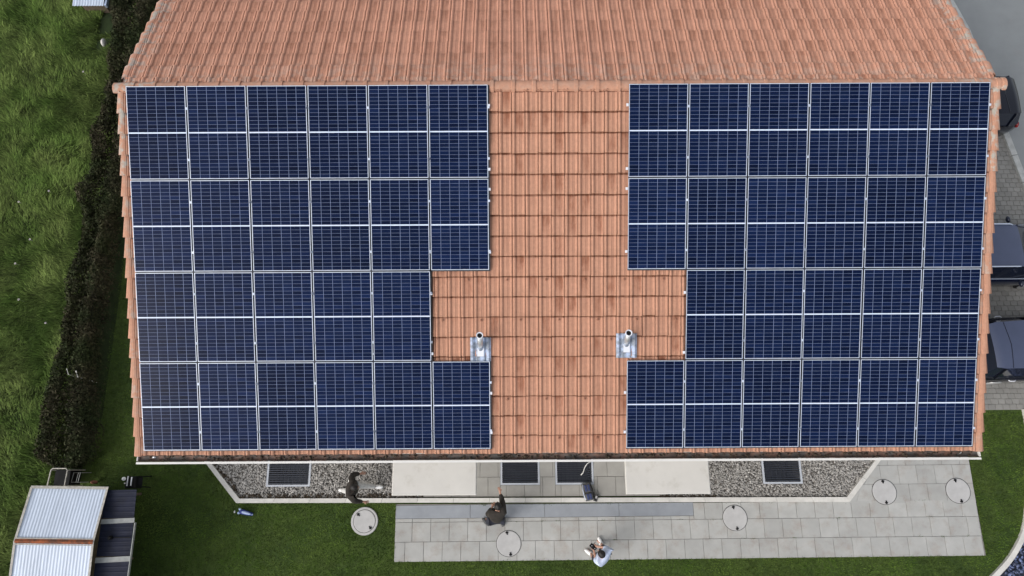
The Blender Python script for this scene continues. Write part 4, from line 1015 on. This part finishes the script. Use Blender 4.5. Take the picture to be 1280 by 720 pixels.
    for s_ in 'lr':
        n2('s'+s_, P['sh'+s_], .110, 'c'); n2('e'+s_, P['el'+s_], .080, 's'+s_)
        if not bare_arm: n2('h'+s_, P['el'+s_].lerp(P['hand'+s_], 1.0), .050, 'e'+s_)
    V, F = skin_shape(N2, E2); j = MB(); j.v = list(V); [j.face(f_) for f_ in F]; j.build('jacket' if not bare_arm else 'shirt', jacket, e, smooth=True)
    N2 = []; E2 = []; id2 = {}
    n2('p', P['pelvis'], .150)
    for s_ in 'lr':
        n2('h'+s_, P['hip'+s_], .120, 'p'); n2('k'+s_, P['knee'+s_], .095, 'h'+s_)
        if not short: n2('a'+s_, P['knee'+s_].lerp(P['foot'+s_]+Vector((0, 0, .09)), .95), .062, 'k'+s_)
    V, F = skin_shape(N2, E2); j = MB(); j.v = list(V); [j.face(f_) for f_ in F]; j.build('trousers' if not short else 'shorts', trousers, e, smooth=True)
    for s_ in 'lr':
        td = Vector(J['toe'+s_]).normalized(); a_ = MB(); Ry = Matrix.Rotation(math.atan2(td.y, td.x), 3, 'Z'); c = P['foot'+s_]
        a_.ellipsoid(c+td*.05+Vector((0, 0, .055)), (.145, .056, .052), 14, 9, Ry); a_.ellipsoid(c+Vector((0, 0, .08)), (.065, .050, .055), 12, 8, Ry); a_.build('shoe', shoes, e, smooth=True)
    return e
z = .115
person('person in a dark jacket and pale trousers striding over the gravel beside the kerb',
       dict(pelvis=(3.14, -7.52, .93), chest=(3.24, -7.50, 1.30), head=(3.36, -7.48, 1.60), hipl=(3.16, -7.43, .87), hipr=(3.13, -7.61, .87), kneel=(3.40, -7.45, .50), kneer=(2.97, -7.60, .48), footl=(3.62, -7.49, .05), footr=(2.68, -7.58, .05), toel=(1, -.1, 0), toer=(1, 0, 0),
            shl=(3.23, -7.33, 1.40), shr=(3.20, -7.68, 1.40), ell=(3.20, -7.17, 1.20), elr=(3.28, -7.83, 1.16), handl=(3.36, -7.15, 1.08), handr=(3.46, -7.85, 1.00)), (1, 0), M['cloth_dark'], M['cloth_light'], M['shoe'])
person('person in dark clothes on the terrace stretching one arm towards the house',
       dict(pelvis=(6.92, -8.28, .93), chest=(6.95, -8.16, 1.30), head=(6.97, -7.95, 1.62), hipl=(6.83, -8.30, .87), hipr=(7.01, -8.28, .87), kneel=(6.74, -8.30, .48), kneer=(7.03, -8.34, .48), footl=(6.65, -8.46, .05), footr=(7.08, -8.47, .05), toel=(-.7, .7, 0), toer=(.2, 1, 0),
            shl=(6.78, -8.14, 1.38), shr=(7.10, -8.10, 1.42), ell=(6.70, -8.18, 1.12), elr=(7.08, -7.86, 1.42), handl=(6.80, -8.02, 1.05), handr=(7.03, -7.66, 1.40)), (-.15, 1), M['cloth_dark'], M['cloth_navy'], M['baggrey'])
person('drone pilot in a pale blue shirt and white shoes at the terrace edge',
       dict(pelvis=(9.63, -9.22, .93), chest=(9.60, -9.19, 1.28), head=(9.52, -9.09, 1.56), hipl=(9.55, -9.28, .88), hipr=(9.70, -9.13, .88), kneel=(9.44, -9.30, .50), kneer=(9.70, -9.03, .50), footl=(9.42, -9.24, .05), footr=(9.70, -9.00, .05), toel=(-.75, .45, 0), toer=(-.3, .8, 0),
            shl=(9.48, -9.32, 1.38), shr=(9.74, -9.05, 1.38), ell=(9.42, -9.26, 1.14), elr=(9.66, -8.99, 1.14), handl=(9.40, -9.10, 1.08), handr=(9.50, -8.97, 1.08)), (-.7, .72), M['shirt'], M['cloth_navy'], M['shoe'], bare_arm=True, short=True)
rc = empty('remote_controller', (9.38, -8.98, 1.06), 'black remote controller held by the person in the pale blue shirt', 'remote control', rz=math.radians(45))
a = MB(); a.box(-.05, .05, -.09, .09, -.02, .03, bev=.015); a.build('case', M['black'], rc)
for s_ in (-.05, .05): a = MB(); a.tube([(0, s_, .03), (0, s_, .055)], [.008, .012], 8); a.build('stick', M['steel'], rc)
for s_ in (-.04, .04): a = MB(); a.tube([(.05, s_, .0), (.13, s_, .03)], .006, 6); a.build('antenna', M['black'], rc)
pp = MB(); pp.box(-.05, .04, -.04, .03, 0, .004); pp.box(-.048, .038, -.038, .028, .006, .009); o = pp.build('paper', M['shoe']); o.location = (6.84, -8.04, 1.20); o.rotation_euler = (.2, .3, .5)
tag(o, 'small folded white paper held by the person reaching towards the house', 'paper')

# ------------------------------------------------------------------ small things on the ground
bp_ = empty('backpack', (9.39, -7.66, .058), 'dark blue and grey backpack lying across paving and kerb', 'backpack', rz=math.radians(12))
a = MB(); a.box(-.125, .125, -.03, .23, 0, .15, bev=.04); a.build('main_compartment', M['baggrey'], bp_)
a = MB(); a.box(-.11, .12, -.23, -.035, 0.06, .19, bev=.04); a.build('top_compartment', M['baggrey'], bp_)
for s_ in (-1, 1): a = MB(); a.box(min(s_*.012, s_*.07), max(s_*.012, s_*.07), .02, .19, .151, .168, bev=.008); a.build('pocket', M['bagblue'], bp_)
for s_ in (-1, 1): a = MB(); a.box(min(s_*.010, s_*.065), max(s_*.010, s_*.065), -.20, -.05, .191, .205, bev=.006); a.build('pocket', M['bagblue'], bp_)
for s_ in (-1, 1): a = MB(); a.tube([(s_*.10, .22, .12), (s_*.13, .05, .16), (s_*.13, -.10, .17), (s_*.09, -.22, .14)], .012, 6); a.build('strap', M['alu'] if s_ < 0 else M['black'], bp_, smooth=True)
cs = empty('camera_case', (9.60, -7.83, .116), 'small black case with a pale lid lying on the kerb beside the backpack', 'case', rz=math.radians(-20))
a = MB(); a.box(-.045, .045, -.085, .085, 0, .05, bev=.012); a.build('case_body', M['baggrey'], cs)
a = MB(); a.box(-.028, .024, .0, .06, .051, .058); a.build('case_lid', M['cover'], cs); a = MB(); a.box(-.03, .03, -.06, -.03, .051, .06); a.build('buckle', M['black'], cs)
ty = empty('toy_glider', (.10, -8.15, .02), 'blue and pale slender toy lying in the lawn by the kerb corner', 'toy', rz=math.radians(-14))
a = MB(); a.tube([(-.15, 0, .05), (-.10, 0, .06), (.06, 0, .055), (.21, 0, .05)], [.05, .066, .055, .035], 12); a.build('hull', M['toyblue'], ty, smooth=True)
a = MB(); a.ellipsoid((.02, 0, .105), (.16, .036, .024), 14, 8); a.build('deck', M['toypale'], ty, smooth=True)
for s_ in (-1, 1): a = MB(); a.ellipsoid((-.165, s_*.048, .07), (.04, .034, .04), 10, 7); a.build('pod', M['toypale'], ty, smooth=True)
a = MB(); a.ellipsoid((.205, 0, .07), (.022, .02, .03), 8, 6); a.build('tip', M['toypale'], ty, smooth=True)
a = MB(); a.ellipsoid((0, 0, .03), (.02, .035, .03), 8, 6); o = a.build('ball', M['shoe'], smooth=True); o.location = (-.21, -8.13, 0); tag(o, 'small white ball in the lawn left of the blue toy', 'ball')
